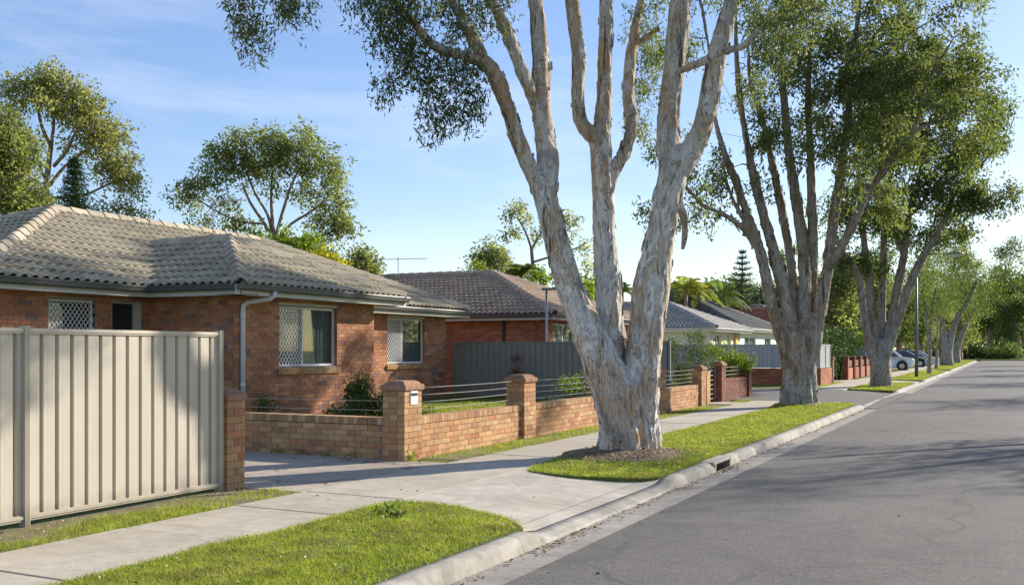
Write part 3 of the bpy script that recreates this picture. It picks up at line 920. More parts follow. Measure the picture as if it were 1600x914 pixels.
S3 = [(-7.5, 30.3), (-7.03, 30.3), (-7.03, 31.3), (-7.3, 33.6), (-7.5, 33.6)]
grass('grass', 'small grass patch below the dark red brick fence', S3, flat)
S4 = [(-7.4, 43.5), (-7.06, 43.0), (-7.06, 51.4), (-7.4, 51.4)]
grass('grass', 'grass strip below the far brick fence', S4, flat, K=6e5, wmul=1.4)
LAWN = [(-12.6, 12.7), (-8.0, 12.7), (-8.0, 26.7), (-13.2, 26.7), (-13.2, 19.6), (-12.6, 19.4)]
lz = lambda x, y: 0.13 + 0.03 * mnoise.noise((x * 0.9 + 4, y * 0.9, 0.3))
grass('grass', 'bright front lawn behind the low brick fence', LAWN, lz, K=4.5e5, dmax=3000, h=(0.03, 0.07), wmul=1.2)

# tufts of weed at the foot of the walls and fallen leaves
def litter(name, label, spots, mat='litter', size=(0.018, 0.05)):
    b = MB()
    for (x, y, z) in spots:
        L = random.uniform(*size); w = L * random.uniform(0.22, 0.5); a = random.uniform(0, 6.28)
        ca, sa = math.cos(a), math.sin(a); k = L * random.uniform(0.05, 0.35)
        b.add([(x - ca*L/2, y - sa*L/2, z + 0.004), (x - sa*w/2, y + ca*w/2, z + 0.004 + k), (x + ca*L/2, y + sa*L/2, z + 0.004 + k*0.6), (x + sa*w/2, y - ca*w/2, z + 0.003)], [(0, 1, 2, 3)])
    o = b.build(name, M[mat], fix=False)
    tag(o, label, 'leaf litter', None, 'stuff')
sp = []
for _ in range(900):
    y = random.uniform(5.0, 30) ; x = -3.64 + abs(random.gauss(0, 0.07))
    sp.append((x, y, -0.122))
for _ in range(130):
    sp.append((-3.62 + abs(random.gauss(0, .08)), random.gauss(8.2, .5), -0.12))
    sp.append((-3.62 + abs(random.gauss(0, .10)), random.gauss(14.3, .35), -0.12))
litter('leaf_litter', 'dry leaves and bark lying along the gutter', sp)
sp = [(random.uniform(-3.2, 2.5), random.uniform(5, 26), -0.1) for _ in range(70)]
sp = [(x, y, -0.113 + 0.05 * math.sin(math.pi * (x - XE) / (4.25 - XE))) for x, y, _ in sp]
litter('leaf_litter', 'a few dry leaves scattered on the bitumen', sp)
sp = []
for _ in range(2800):
    x, y = random.gauss(TREE1[0], 0.6), random.gauss(TREE1[1] - 0.55, 0.62)
    if -5.74 < x < -3.9 and y > 11.8: sp.append((x, y, verge_z(x, y) + 0.03))
for _ in range(260):
    x, y = random.uniform(-5.7, -3.9), random.uniform(4.5, 8.3)
    sp.append((x, y, verge_z(x, y) + 0.03))
for _ in range(160):
    x, y = random.uniform(-5.7, -3.9), random.uniform(15, 29)
    sp.append((x, y, verge_z(x, y) + 0.03))
litter('leaf_litter', 'bark scraps and dry leaves lying on the verges', sp)
sp = [(random.uniform(-7.85, -7.1), random.uniform(4.5, 8.8), 0.008) for _ in range(150)] + [(random.uniform(-6.9, -4.2), random.uniform(5, 11.5), 0.012) for _ in range(35)]
sp = [(x, y, z if x < -5.76 or y < 8.6 else -0.02 + 0.03 * (-x - 4.2) / 1.5) for x, y, z in sp]
litter('leaf_litter', 'dry leaves along the cream metal fence and path', sp)

# ------------------------------------------------------------------ brickwork
BL, BH, BD, BJ = 0.23, 0.076, 0.11, 0.010
_bm_cache = {}
def brick_mesh(L, H, D, mat):
    key = (round(L, 2), round(H, 3), round(D, 3), mat.name)
    if key not in _bm_cache:
        _bm_cache[key] = MB().obox((0, 0, 0), key[0], key[2], key[1], 0).mesh('brick', mat)
    return _bm_cache[key]

class Bricks:
    """bricks of one thing: the nearest ones become objects, the rest one joined part"""
    def __init__(s): s.items = []; s.core = MB()
    def face(s, p0, p1, z0, n, own0=0, own1=0, openings=(), part=None, core=True, depthcore=0.09, own_fixed=False):
        """stretcher bond on the face p0->p1 (outward side on the right); own: 0/1 course parity that owns the corner"""
        p0, p1 = Vector((p0[0], p0[1])), Vector((p1[0], p1[1]))
        L = (p1 - p0).length; t = (p1 - p0) / L; nrm = Vector((t.y, -t.x)); ang = math.atan2(t.y, t.x)
        for i in range(n):
            zc = z0 + i * (BH + BJ) + BH / 2
            a = 0.0 if own0 is None or (i + own0) % 2 == 0 else BD + BJ
            e = L if own1 is None or (i + own1) % 2 == 0 else L - BD - BJ
            segs = [(a, e)]
            for (o0, o1, oz0, oz1) in openings:
                if oz0 - 0.03 < zc < oz1 + 0.03:
                    ns = []
                    for (s0, s1) in segs:
                        if o1 <= s0 or o0 >= s1: ns.append((s0, s1)); continue
                        if o0 - s0 > 0.03: ns.append((s0, o0))
                        if s1 - o1 > 0.03: ns.append((o1, s1))
                    segs = ns
            for (s0, s1) in segs:
                # lay on a global grid so that the bond runs through
                grid = 0.0 if (i + (own0 or 0)) % 2 == 0 else (BD + BJ)
                k = math.floor((s0 - grid) / (BL + BJ) + 1e-6)
                x = grid + k * (BL + BJ)
                while x < s1 - 0.012:
                    b0, b1 = max(x, s0), min(x + BL, s1)
                    if b1 - b0 > 0.025:
                        m = (b0 + b1) / 2
                        off = -BD / 2 + random.uniform(-0.0015, 0.0025)
                        c = p0 + t * m + nrm * off
                        s.items.append(((c.x, c.y, zc), ang, b1 - b0, BH, BD, part))
                    x += BL + BJ
        if core:
            H = n * (BH + BJ)
            zs = sorted({z0 - 0.01, z0 + H - BJ} | {max(z0, min(z0 + H - BJ, z)) for o in openings for z in (o[2], o[3])})
            for za, zb in zip(zs[:-1], zs[1:]):
                if zb - za < 0.005: continue
                zm = (za + zb) / 2
                segs = [(0.016, L - 0.016)]
                for (o0, o1, oz0, oz1) in openings:
                    if oz0 < zm < oz1:
                        ns = []
                        for (s0, s1) in segs:
                            if o1 <= s0 or o0 >= s1: ns.append((s0, s1)); continue
                            if o0 > s0: ns.append((s0, o0 - 0.006))
                            if s1 > o1: ns.append((o1 + 0.006, s1))
                        segs = ns
                for (s0, s1) in segs:
                    c = p0 + t * ((s0 + s1) / 2) - nrm * (0.008 + depthcore / 2)
                    s.core.obox((c.x, c.y, zm), s1 - s0, depthcore, zb - za, ang)
    def rowlock(s, p0, p1, z, depth=0.23, off=0.0, w=0.076, h=0.105, part='coping_brick', tilt=0.0):
        p0, p1 = Vector((p0[0], p0[1])), Vector((p1[0], p1[1]))
        L = (p1 - p0).length; t = (p1 - p0) / L; nrm = Vector((t.y, -t.x)); ang = math.atan2(t.y, t.x)
        n = int(L / (w + BJ)); pitch = L / n
        for i in range(n):
            c = p0 + t * (pitch * (i + 0.5)) - nrm * (depth / 2 - off)
            s.items.append(((c.x, c.y, z + h / 2), ang, pitch - BJ, h, depth, part))
        c = (p0 + p1) / 2 - nrm * (depth / 2)
        s.core.obox((c.x, c.y, z + h / 2 - 0.006), L, depth - 0.02, h - 0.016, ang)
    def finish(s, root, mat, parts=None, nmax=300, mats=None, core_mat=None):
        """parts: {part name: parent object}; bricks without a part hang from root"""
        mats = mats or {}; parts = parts or {}
        if s.core.v: s.core.build('mortar', core_mat or M['mortar'], root)
        by = {}
        for it in s.items: by.setdefault(it[5] if it[5] == 'coping_brick' else 'brick', []).append(it)
        for nm, its in by.items():
            its.sort(key=lambda it: (it[0][0] ** 2 + it[0][1] ** 2))
            rest = MB()
            m_ = mats.get(nm, mat)
            for k, (c, ang, L, H, D, part) in enumerate(its):
                if k < nmax:
                    o = bpy.data.objects.new(nm, brick_mesh(L, H, D, m_))
                    o.rotation_euler = (0, 0, ang)
                    link(o, parts.get(part, root), c)
                else:
                    rest.obox(c, L, D, H, ang)
            if rest.v: rest.build(nm + 'work', m_, root, kind='stuff', fix=False)

def pier(br, x0, x1, y0, y1, z0, n, part):
    br.face((x0, y0), (x1, y0), z0, n, 0, 0, part=part, core=False)
    br.face((x1, y0), (x1, y1), z0, n, 1, 1, part=part, core=False)
    br.face((x1, y1), (x0, y1), z0, n, 0, 0, part=part, core=False)
    br.face((x0, y1), (x0, y0), z0, n, 1, 1, part=part, core=False)
    return MB().box(x0 + .008, x1 - .008, y0 + .008, y1 - .008, z0 - 0.05, z0 + n * (BH + BJ))

def pier_cap(x0, x1, y0, y1, z, parent, big=True):
    o = 0.034 if big else 0.026
    q = MB(); q.box(x0 - o, x1 + o, y0 - o, y1 + o, z, z + 0.085)
    q.build('cap_course', M['cap'], parent, bevel=0.018)
    q = MB(); zt = z + 0.085; h = 0.06
    def ring(e, zz): return [(x0 - o + e, y0 - o + e, zz), (x1 + o - e, y0 - o + e, zz), (x1 + o - e, y1 + o - e, zz), (x0 - o + e, y1 + o - e, zz)]
    vs = ring(0.03, zt) + ring(0.06, zt + h * 0.55) + ring(0.10, zt + h * 0.92) + ring(0.15, zt + h)
    fs = [(0, 3, 2, 1)]
    for r_ in range(3):
        for k in range(4):
            a = r_ * 4 + k; b = r_ * 4 + (k + 1) % 4
            fs.append((a, b, b + 4, a + 4))
    fs.append((12, 13, 14, 15))
    q.add(vs, fs); q.build('cap_top', M['cap'], parent, bevel=0.008)

# ------------------------------------------------------------------ roof tiles
TW, TL = 0.215, 0.39
def tile_geo():
    """one roll-profile tile: lip raised over the course below, hollow behind the lip"""
    prof = []
    n = 8
    for i in range(n + 1):
        t = i / n
        x = -0.004 + t * (TW + 0.008)
        if t < 0.36: z = 0.004
        else: z = 0.004 + 0.052 * max(0.0, math.sin(math.pi * (t - 0.36) / 0.64)) ** 0.75
        prof.append((x, z))
    vs = [(x, -0.035, z + 0.044) for x, z in prof] + [(x, TL + 0.02, z + 0.0) for x, z in prof]
    vs += [(x, -0.035, z + 0.044 - 0.017) for x, z in prof] + [(x, 0.12, z + 0.012) for x, z in prof]
    m = n + 1
    fs = [(i, i + 1, m + i + 1, m + i) for i in range(n)] + [(2*m + i, 2*m + i + 1, i + 1, i) for i in range(n)] + [(3*m + i, 3*m + i + 1, 2*m + i + 1, 2*m + i) for i in range(n)]
    return vs, fs
TV, TF = tile_geo()
TVn = np.array(TV)
_tile_mesh = {}
def tile_mesh(mat):
    if mat.name not in _tile_mesh:
        b = MB(); b.add(TV, TF); _tile_mesh[mat.name] = b.mesh('roof_tile', mat, True, fix=False)
    return _tile_mesh[mat.name]
def inside2(poly, x, y):
    return bool(in_poly(poly, np.array([x]), np.array([y]))[0])
class Roof:
    def __init__(s): s.cand = []; s.planes = []
    def plane(s, poly, hide=None, stagger=False):
        """poly: 3d points, poly[0]->poly[1] along the eave with the slope rising to its left"""
        poly = [Vector(p) for p in poly]
        u = (poly[1] - poly[0]).normalized()
        nrm = None
        for q in poly[2:]:
            w = (q - poly[0]); v = (w - u * w.dot(u))
            if v.length > 0.1: nrm = u.cross(v).normalized(); break
        v = nrm.cross(u).normalized()
        o = poly[0]
        p2 = [((p - o).dot(u), (p - o).dot(v)) for p in poly]
        umin, umax = min(a for a, _ in p2), max(a for a, _ in p2)
        vmax = max(b for _, b in p2)
        s.planes.append((poly, u, v, nrm, o, p2, umin, umax, vmax, hide, stagger))
    def build(s, roof_obj, mat, nmax=300):
        single = []; joined = []
        for (poly, u, v, nrm, o, p2, umin, umax, vmax, hide, stagger) in s.planes:
            rot = Matrix((u, v, nrm)).transposed()
            mine = []
            rows = int(vmax / TL) + 2
            for j in range(rows):
                vv = j * TL
                off = (TW * 0.5 if (j % 2 and stagger) else 0.0)
                i0 = int(math.floor((umin - off) / TW)) - 1
                for i in range(i0, int(umax / TW) + 2):
                    uu = i * TW + off
                    cs = [(uu + 0.01, vv + 0.01), (uu + TW - 0.01, vv + 0.01), (uu + TW - 0.01, vv + TL - 0.01), (uu + 0.01, vv + TL - 0.01)]
                    ins = [inside2(p2, a, b) for a, b in cs]
                    if not any(ins): continue
                    w = o + u * uu + v * vv
                    if hide and hide(w + u * TW / 2 + v * TL / 2): continue
                    if all(ins): single.append((w.length, w, rot, len(joined)))
                    else: mine.append(w)
            joined.append((mine, poly, u, v, nrm, rot))
        single.sort(key=lambda a: a[0])
        me = tile_mesh(mat)
        for k, (_, w, rot, pi) in enumerate(single):
            if k < nmax:
                t = bpy.data.objects.new('roof_tile', me)
                jr = Matrix.Rotation(random.uniform(-0.012, 0.012), 3, 'Z') @ Matrix.Rotation(random.uniform(-0.012, 0.012), 3, 'X')
                t.rotation_euler = (rot @ jr).to_euler()
                link(t, roof_obj, w + rot @ Vector((0, 0, random.uniform(-0.002, 0.004))))
            else: joined[pi][0].append(w)
        rest = MB()
        for (mine, poly, u, v, nrm, rot) in joined:
            if not mine: continue
            A = np.array(rot)
            bm = bmesh.new()
            vs = []; fs = []
            for w in mine:
                n0 = len(vs)
                jz = random.uniform(-0.002, 0.004)
                q = TVn @ A.T + np.array(w) + np.array(nrm) * jz
                vs += q.tolist(); fs += [tuple(a + n0 for a in f) for f in TF]
            me2 = bpy.data.meshes.new('tmp'); me2.from_pydata(vs, [], fs); bm.from_mesh(me2); bpy.data.meshes.remove(me2)
            cen = sum(poly, Vector()) / len(poly)
            for a, b in zip(poly[1:], poly[2:] + poly[:1]):
                e = (b - a).normalized(); out = e.cross(nrm)
                if out.dot(a - cen) < 0: out = -out
                bmesh.ops.bisect_plane(bm, geom=bm.verts[:] + bm.edges[:] + bm.faces[:], plane_co=a, plane_no=out, clear_outer=True)
            bm.verts.index_update()
            rest.add([x.co[:] for x in bm.verts], [tuple(x.index for x in f.verts) for f in bm.faces])
            bm.free()
        if rest.v:
            o_ = rest.build('tilework', mat, roof_obj, smooth=True, kind='stuff', fix=False)
            return o_

def ridge_caps(a, b, parent, mat, w=0.15, step=0.46, single=True, lift=0.045, name='ridge_tile', pitch=0.6):
    a, b = Vector(a), Vector(b)
    t = (b - a); L = t.length; t.normalize()
    side = t.cross(Vector((0, 0, 1))).normalized(); up = side.cross(t).normalized()
    rot = Matrix((t, side, up)).transposed()
    n = max(1, round(L / step)); st = L / n
    prof = [(-w, -0.085), (-w * 0.97, -0.055), (-w * 0.30, 0.062), (-w * 0.10, 0.076), (w * 0.10, 0.076), (w * 0.30, 0.062), (w * 0.97, -0.055), (w, -0.085)]
    vs = []
    for x, zz in ((-0.03, 0.034), (st + 0.04, 0.0), (-0.03, -0.004)):
        vs += [(x, py, pz + zz) for py, pz in prof]
    m = len(prof)
    fs = [(i, i + 1, m + i + 1, m + i) for i in range(m - 1)] + [(2*m + i, 2*m + i + 1, i + 1, i) for i in range(m - 1)]
    q = MB(); q.add(vs, fs)
    if single:
        me = q.mesh(name, mat, False, fix=False)
        for k in range(n):
            o = bpy.data.objects.new(name, me)
            o.rotation_euler = (rot @ Matrix.Rotation(random.uniform(-.02, .02), 3, 'X')).to_euler()
            link(o, parent, a + t * (st * k) + up * lift)
    else:
        all_ = MB(); A = np.array(rot)
        for k in range(n):
            w_ = a + t * (st * k) + up * lift
            all_.add((np.array(vs) @ A.T + np.array(w_)).tolist(), fs)
        all_.build('ridge_capping', mat, parent, smooth=True, fix=False)

def eave(p0, p1, nrm, z, parent, gm, fm, over=0.5, soffit=True, shade=None):
    """gutter, fascia and soffit along the eave p0->p1 (nrm points outward, level z at tile edge)"""
    p0 = Vector((p0[0], p0[1], 0)); p1 = Vector((p1[0], p1[1], 0)); n = Vector((nrm[0], nrm[1], 0))
    q = MB()
    q.extrude([(0.005, z - 0.105), (0.075, z - 0.115), (0.095, z - 0.09), (0.105, z - 0.02), (0.118, z - 0.008), (0.11, z + 0.008), (0.095, z + 0.0), (0.085, z - 0.07), (0.005, z - 0.085)], p0, p1, n)
    q.build('gutter', gm, parent)
    q = MB(); q.extrude([(-0.022, z - 0.20), (0.0, z - 0.20), (0.0, z - 0.012), (-0.022, z - 0.012)], p0, p1, n)
    q.build('fascia', fm, parent)
    if soffit:
        q = MB(); q.extrude([(-over - 0.02, z - 0.188), (-0.023, z - 0.188), (-0.023, z - 0.176), (-over - 0.02, z - 0.176)], p0, p1, n)
        q.build('soffit', fm, parent)

def window(parent, x, y0, y1, z0, z1, split=None, grille=None, sill=True, curtain='curtain', frame=0.045, recess=0.085, fmat='white', dim=True):
    """window in a wall whose outer face is x = const, looking to +X"""
    xf = x - recess
    rt = bpy.data.objects.new('window', None); rt.empty_display_size = 0.1
    link(rt, parent, (xf, (y0 + y1) / 2, z0))
    q = MB()
    q.box(xf - 0.05, xf, y0, y1, z0, z0 + frame); q.box(xf - 0.05, xf, y0, y1, z1 - frame, z1)
    q.box(xf - 0.05, xf, y0, y0 + frame, z0 + frame, z1 - frame); q.box(xf - 0.05, xf, y1 - frame, y1, z0 + frame, z1 - frame)
    if split: q.box(xf - 0.048, xf - 0.002, split - frame * 0.55, split + frame * 0.55, z0 + frame, z1 - frame)
    q.build('window_frame', M[fmat], rt)
    panes = [(y0 + frame, split - frame * 0.55), (split + frame * 0.55, y1 - frame)] if split else [(y0 + frame, y1 - frame)]
    for a, b in panes:
        q = MB(); q.box(xf - 0.032, xf - 0.026, a, b, z0 + frame, z1 - frame); q.build('pane', M['glass'], rt)
    # curtain folds a little way inside
    q = MB(); n = 60; vs = []; fs = []
    for i in range(n + 1):
        ya_ = split if (split and grille) else y0
        yy = ya_ + (y1 - ya_) * i / n
        xx = xf - 0.085 + 0.016 * math.sin(i * 1.35) + 0.010 * math.sin(i * 0.53 + 1)
        vs += [(xx, yy, z0 - 0.1), (xx, yy, z1 + 0.05)]
    for i in range(n): fs.append((2*i, 2*i+2, 2*i+3, 2*i+1))
    q.add(vs, fs); q.build('curtain', M[curtain], rt, smooth=True, fix=False)
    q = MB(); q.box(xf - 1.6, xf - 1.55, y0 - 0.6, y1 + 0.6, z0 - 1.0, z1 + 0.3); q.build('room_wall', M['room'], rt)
    if grille:
        ga, gb, sy_, sz_ = grille
        q = MB(); xg = xf + 0.018
        bars = []
        H = z1 - z0; W = gb - ga
        s_ = sz_ / sy_
        k = -int(H / sz_) - 2
        while ga + k * sy_ < gb:
            for sgn in (1, -1):
                # line y = y_start + sgn * (z - z0) / s_
                ys = ga + k * sy_ if sgn == 1 else gb - k * sy_
                t0, t1 = 0.0, H
                # clip to ga..gb
                def yy(t): return ys + sgn * t / s_
                if sgn == 1:
                    t0 = max(t0, (ga - ys) * s_); t1 = min(t1, (gb - ys) * s_)
                else:
                    t0 = max(t0, (ys - gb) * s_); t1 = min(t1, (ys - ga) * s_)
                if t1 - t0 > 0.01:
                    dy = (yy(t1) - yy(t0)); dz = t1 - t0; Ln = math.hypot(dy, dz); w = 0.0065
                    ny, nz = -dz / Ln * w, dy / Ln * w
                    a = (yy(t0), z0 + t0); b = (yy(t1), z0 + t1)
                    vs = []
                    for xx in (xg - 0.004 * (1 + sgn * .4), xg + 0.004 * (1 + sgn * .4)):
                        vs += [(xx, a[0] + ny, a[1] + nz), (xx, a[0] - ny, a[1] - nz), (xx, b[0] - ny, b[1] - nz), (xx, b[0] + ny, b[1] + nz)]
                    q.add(vs, [(0, 1, 2, 3), (7, 6, 5, 4), (0, 4, 5, 1), (2, 6, 7, 3), (1, 5, 6, 2), (3, 7, 4, 0)])
            k += 1
        g_ = q.build('security_grille', M['white'], rt)
        q = MB(); fw = 0.022
        q.box(xg - .012, xg + .012, ga, gb, z0 + 0.012, z0 + 0.012 + fw); q.box(xg - .012, xg + .012, ga, gb, z1 - 0.012 - fw, z1 - 0.012)
        q.box(xg - .011, xg + .011, ga, ga + fw, z0 + .034, z1 - .034); q.box(xg - .011, xg + .011, gb - fw, gb, z0 + .034, z1 - .034)
        q.build('grille_frame', M['white'], rt)
    if sill:
        # sloping brick sill
        n = int((y1 - y0 + 0.16) / 0.086); st = (y1 - y0 + 0.16) / n
        me = None
        for i in range(n):
            yc = y0 - 0.08 + st * (i + 0.5)
            if me is None:
                qq = MB()
                L, w = 0.225, st - 0.009
                vs = [(-0.16, -w/2, 0.0), (0.065, -w/2, -0.045), (0.065, w/2, -0.045), (-0.16, w/2, 0.0),
                      (-0.16, -w/2, -0.11), (0.05, -w/2, -0.155), (0.05, w/2, -0.155), (-0.16, w/2, -0.11)]
                qq.add(vs, [(0, 1, 2, 3), (4, 7, 6, 5), (0, 4, 5, 1), (1, 5, 6, 2), (2, 6, 7, 3), (3, 7, 4, 0)])
                me = qq.mesh('sill_brick', M['brick_sill'])
            o = bpy.data.objects.new('sill_brick', me); link(o, rt, (x, yc, z0 - 0.004))
        q = MB(); q.box(x - 0.15, x + 0.035, y0 - 0.075, y1 + 0.075, z0 - 0.135, z0 - 0.062); q.build('sill_mortar', M['mortar'], rt)
    return rt

# ------------------------------------------------------------------ the near house
ZE = 2.82
h1 = thing('brick_house', 'near red brick house with weathered tan tiled hip roof and diamond window grilles', 'house', (-16, 18, 0))
br = Bricks()
XM, XP = -15.5, -13.2
YA, YB, YC, YD = 11.0, 14.8, 19.4, 26.7
NC = 31
ZW = -0.02
br.face((XM, YA), (XM, YB), ZW, NC, 1, None, [(1.42, 2.46, 1.25, 2.54), (2.84, 3.62, 0.0, 2.54)])
br.face((XM, YB), (XP, YB), ZW, NC, None, 0)
br.face((XP, YB), (XP, YC), ZW, NC, 1, 1, [(1.22, 3.17, 1.25, 2.50)])
br.face((XP, YC), (XM, YC), ZW, NC, 0, None)
br.face((XM, YC), (XM, YD), ZW, NC, None, 1, [(4.05, 6.05, 1.20, 2.50)])
br.face((-23.5, YA), (XM, YA), ZW, NC, 0, 0)
br.face((XM, YD), (-23.5, YD), ZW, NC, 0, 0)
wl = MB(); wl.box(-23.5, -23.4, YA + 0.1, YD - 0.1, 0, 2.6); wl.build('rear_wall', M['brick_red'], h1)
br.finish(h1, M['brick_house'], nmax=300)
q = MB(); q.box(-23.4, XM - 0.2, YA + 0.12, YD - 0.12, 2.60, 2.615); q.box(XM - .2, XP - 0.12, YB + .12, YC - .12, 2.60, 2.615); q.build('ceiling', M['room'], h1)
# windows and door
window(h1, XM, 12.42, 13.46, 1.25, 2.53, None, (12.46, 13.42, 0.098, 0.125), True, curtain='dark')
window(h1, XP, 16.02, 17.97, 1.25, 2.49, 16.86, (16.05, 16.84, 0.098, 0.135))
window(h1, XM, 23.45, 25.45, 1.20, 2.49, 24.32, (23.48, 24.30, 0.098, 0.135))
dr_ = bpy.data.objects.new('door', None); link(dr_, h1, (XM - 0.08, 14.2, 0))
q = MB(); q.box(XM - 0.13, XM - 0.09, 13.87, 14.42, 0.02, 2.50); q.build('screen_door', M['dark'], dr_)
q = MB(); q.box(XM - 0.14, XM - 0.02, 14.43, 14.60, 0.0, 2.53); q.box(XM - 0.14, XM - 0.02, 13.845, 13.868, 0.0, 2.53); q.box(XM - 0.14, XM - 0.021, 13.87, 14.43, 2.502, 2.53); q.build('door_frame', M['fascia'], dr_)
q = MB(); q.box(XM - 0.135, XM - 0.03, 13.46, 13.50, 1.2, 2.545); q.build('window_post', M['fascia'], dr_)
# lintel board under the eave over the openings
q = MB(); q.box(XM - 0.1, XM - 0.004, 12.36, 14.62, 2.545, 2.63); q.build('head_board', M['fascia'], h1)
q = MB(); q.box(XP - 0.1, XP - 0.004, 16.0, 17.99, 2.505, 2.63); q.build('head_board', M['fascia'], h1)
q = MB(); q.box(XM - 0.1, XM - 0.004, 23.43, 25.47, 2.505, 2.63); q.build('head_board', M['fascia'], h1)
# eaves
GX, GXP = XM + 0.5, XP + 0.5
eave((GX, YA - 0.5), (GX, YB - 0.5), (1, 0), ZE, h1, M['gutter'], M['fascia'])
eave((GX, YB - 0.5), (GXP, YB - 0.5), (0, -1), ZE, h1, M['gutter'], M['fascia'])
eave((GXP, YB - 0.5 - 0.11), (GXP, YC + 0.5 + 0.11), (1, 0), ZE, h1, M['gutter'], M['fascia'])
eave((GXP, YC + 0.5), (GX, YC + 0.5), (0, 1), ZE, h1, M['gutter'], M['fascia'])
eave((GX, YC + 0.5), (GX, YD + 0.5 + 0.11), (1, 0), ZE - 0.04, h1, M['gutter'], M['fascia'])
eave((GX, YD + 0.5), (-24, YD + 0.5), (0, 1), ZE, h1, M['gutter'], M['fascia'])
eave((-24, YA - 0.5), (GX, YA - 0.5), (0, -1), ZE, h1, M['gutter'], M['fascia'])
# roof
PT = 0.433
ZR = ZE + 4.5 * PT
ZP = ZE + 2.8 * PT
A_, B_ = (GX, YA - 0.5, ZE), (GX, YD + 0.5, ZE)
C_, D_ = (-19.5, YD + 0.5 - 4.5, ZR), (-19.5, 15.75, ZR)
E_, F_ = (-24.0, YA - 0.5, ZE), (-24.0, YD + 0.5, ZE)
YP = (YB + YC) / 2
pa, pb_ = (GXP, YB - 0.5, ZE), (GXP, YC + 0.5, ZE)
pt_, pr_ = (GXP - 2.8, YP, ZP), (GX - 2.8, YP, ZP)
va, vb = (GX, YB - 0.5, ZE), (GX, YC + 0.5, ZE)
rf = MB()
low = lambda p: (p[0], p[1], p[2] - 0.012)
rf.add([low(p) for p in (A_, B_, C_, D_, E_, F_, pa, pb_, pt_, pr_, va, vb)],
       [(0, 10, 9, 3), (10, 9, 11), (11, 1, 2, 9), (9, 2, 3), (1, 5, 2), (5, 4, 3, 2), (4, 0, 3), (10, 6, 8, 9), (6, 7, 8), (7, 11, 9, 8)])
roof1 = rf.build('roof', M['tile'], h1, fix=False)
ro = Roof()
def under_wing(w):
    if w.x < GX - 2.8 + 0.1: return False
    k = (GX - w.x)
    return (YB - 0.5 + k + 0.1) < w.y < (YC + 0.5 - k - 0.1)
ro.plane([A_, B_, C_, D_], under_wing)
ro.plane([E_, A_, D_])
ro.plane([B_, F_, C_])
ro.plane([va, pa, pt_, pr_])
ro.plane([pa, pb_, pt_])
ro.plane([pb_, vb, pr_, pt_])
ro.build(roof1, M['tile'], 300)
for a, b in ((A_, D_), (B_, C_), (D_, C_), (pa, pt_), (pb_, pt_), (pt_, pr_), (E_, D_), (F_, C_)):
    ridge_caps(a, b, roof1, M['ridge'] if a in (A_, pa) else M['tile'], w=0.17)
for a in ((va, pr_), (vb, pr_)):
    q = MB(); s0, s1 = Vector(a[0]), Vector(a[1])
    t = (s1 - s0).normalized(); sd = Vector((0, 0, 1)).cross(t).normalized()
    q.add([tuple(s0 + sd * .09 + Vector((0, 0, .03))), tuple(s0 + Vector((0, 0, -.002))), tuple(s0 - sd * .09 + Vector((0, 0, .03))),
           tuple(s1 + sd * .09 + Vector((0, 0, .03))), tuple(s1 + Vector((0, 0, -.002))), tuple(s1 - sd * .09 + Vector((0, 0, .03)))],
          [(0, 1, 4, 3), (1, 2, 5, 4)])
    q.build('valley_flashing', M['gutter'], roof1, fix=False)
# downpipe on the wing corner
q = MB()
q.tube([(GXP + 0.055, YB + 0.40, ZE - 0.10), (GXP + 0.05, YB + 0.40, ZE - 0.18), (GXP + 0.0, YB + 0.36, ZE - 0.245), (XP + 0.12, YB + 0.14, ZE - 0.31), (XP + 0.058, YB + 0.09, ZE - 0.37), (XP + 0.05, YB + 0.085, ZE - 0.46), (XP + 0.05, YB + 0.085, 0.05)], 0.045, 12)
dpipe = q.build('downpipe', M['pipe'], h1, smooth=True)
q = MB(); q.tube([(XP + 0.05, YB + 0.085, 2.22), (XP + 0.05, YB + 0.085, 2.30)], 0.053, 12); q.build('pipe_collar', M['pipe'], dpipe, smooth=False)
q = MB(); q.tube([(XP + 0.05, YB + 0.085, 0.9), (XP + 0.05, YB + 0.085, 0.95)], 0.052, 12); q.build('pipe_collar', M['pipe'], dpipe, smooth=False)

# ------------------------------------------------------------------ low brick fence of the near house
fence = thing('brick_fence', 'low orange brick fence with capped piers, soldier-brick top and wires, around the front lawn', 'fence', (-7.8, 20, 0))
fb = Bricks()
XF = -7.72
WN = 6
ZF = -0.02
ZC = ZF + WN * 0.086
piers = [(12.12, 12.59), (16.10, 16.57), (20.10, 20.57), (23.95, 24.42), (27.75, 28.22)]
pier_objs = {}
for i, (ya, yb) in enumerate(piers):
    x0, x1 = XF - 0.37, XF + 0.0
    n = 12
    core = pier(fb, x0, x1, ya, yb, ZF, n, 'p%d' % i)
    po = core.build('pier', M['mortar'], fence)
    pier_cap(x0, x1, ya, yb, ZF + n * 0.086 - BJ + 0.004, po)
    pier_objs['p%d' % i] = po
for (a, b) in zip(piers[:-1], piers[1:]):
    p0, p1 = (XF - 0.07, a[1]), (XF - 0.07, b[0])
    fb.face(p0, p1, ZF, WN, 0, 0, depthcore=0.19)
    fb.face((XF - 0.30, b[0]), (XF - 0.30, a[1]), ZF, WN, 0, 0, core=False)
    fb.rowlock(p0, p1, ZC)
YR = 12.22
fb.face((-13.1, YR), (XF - 0.37, YR), ZF, WN, 0, 0, depthcore=0.19)
fb.rowlock((-13.1, YR), (XF - 0.37, YR), ZC)
fb.finish(fence, M['brick_fence'], pier_objs, 300, {'coping_brick': M['brick_cope']})
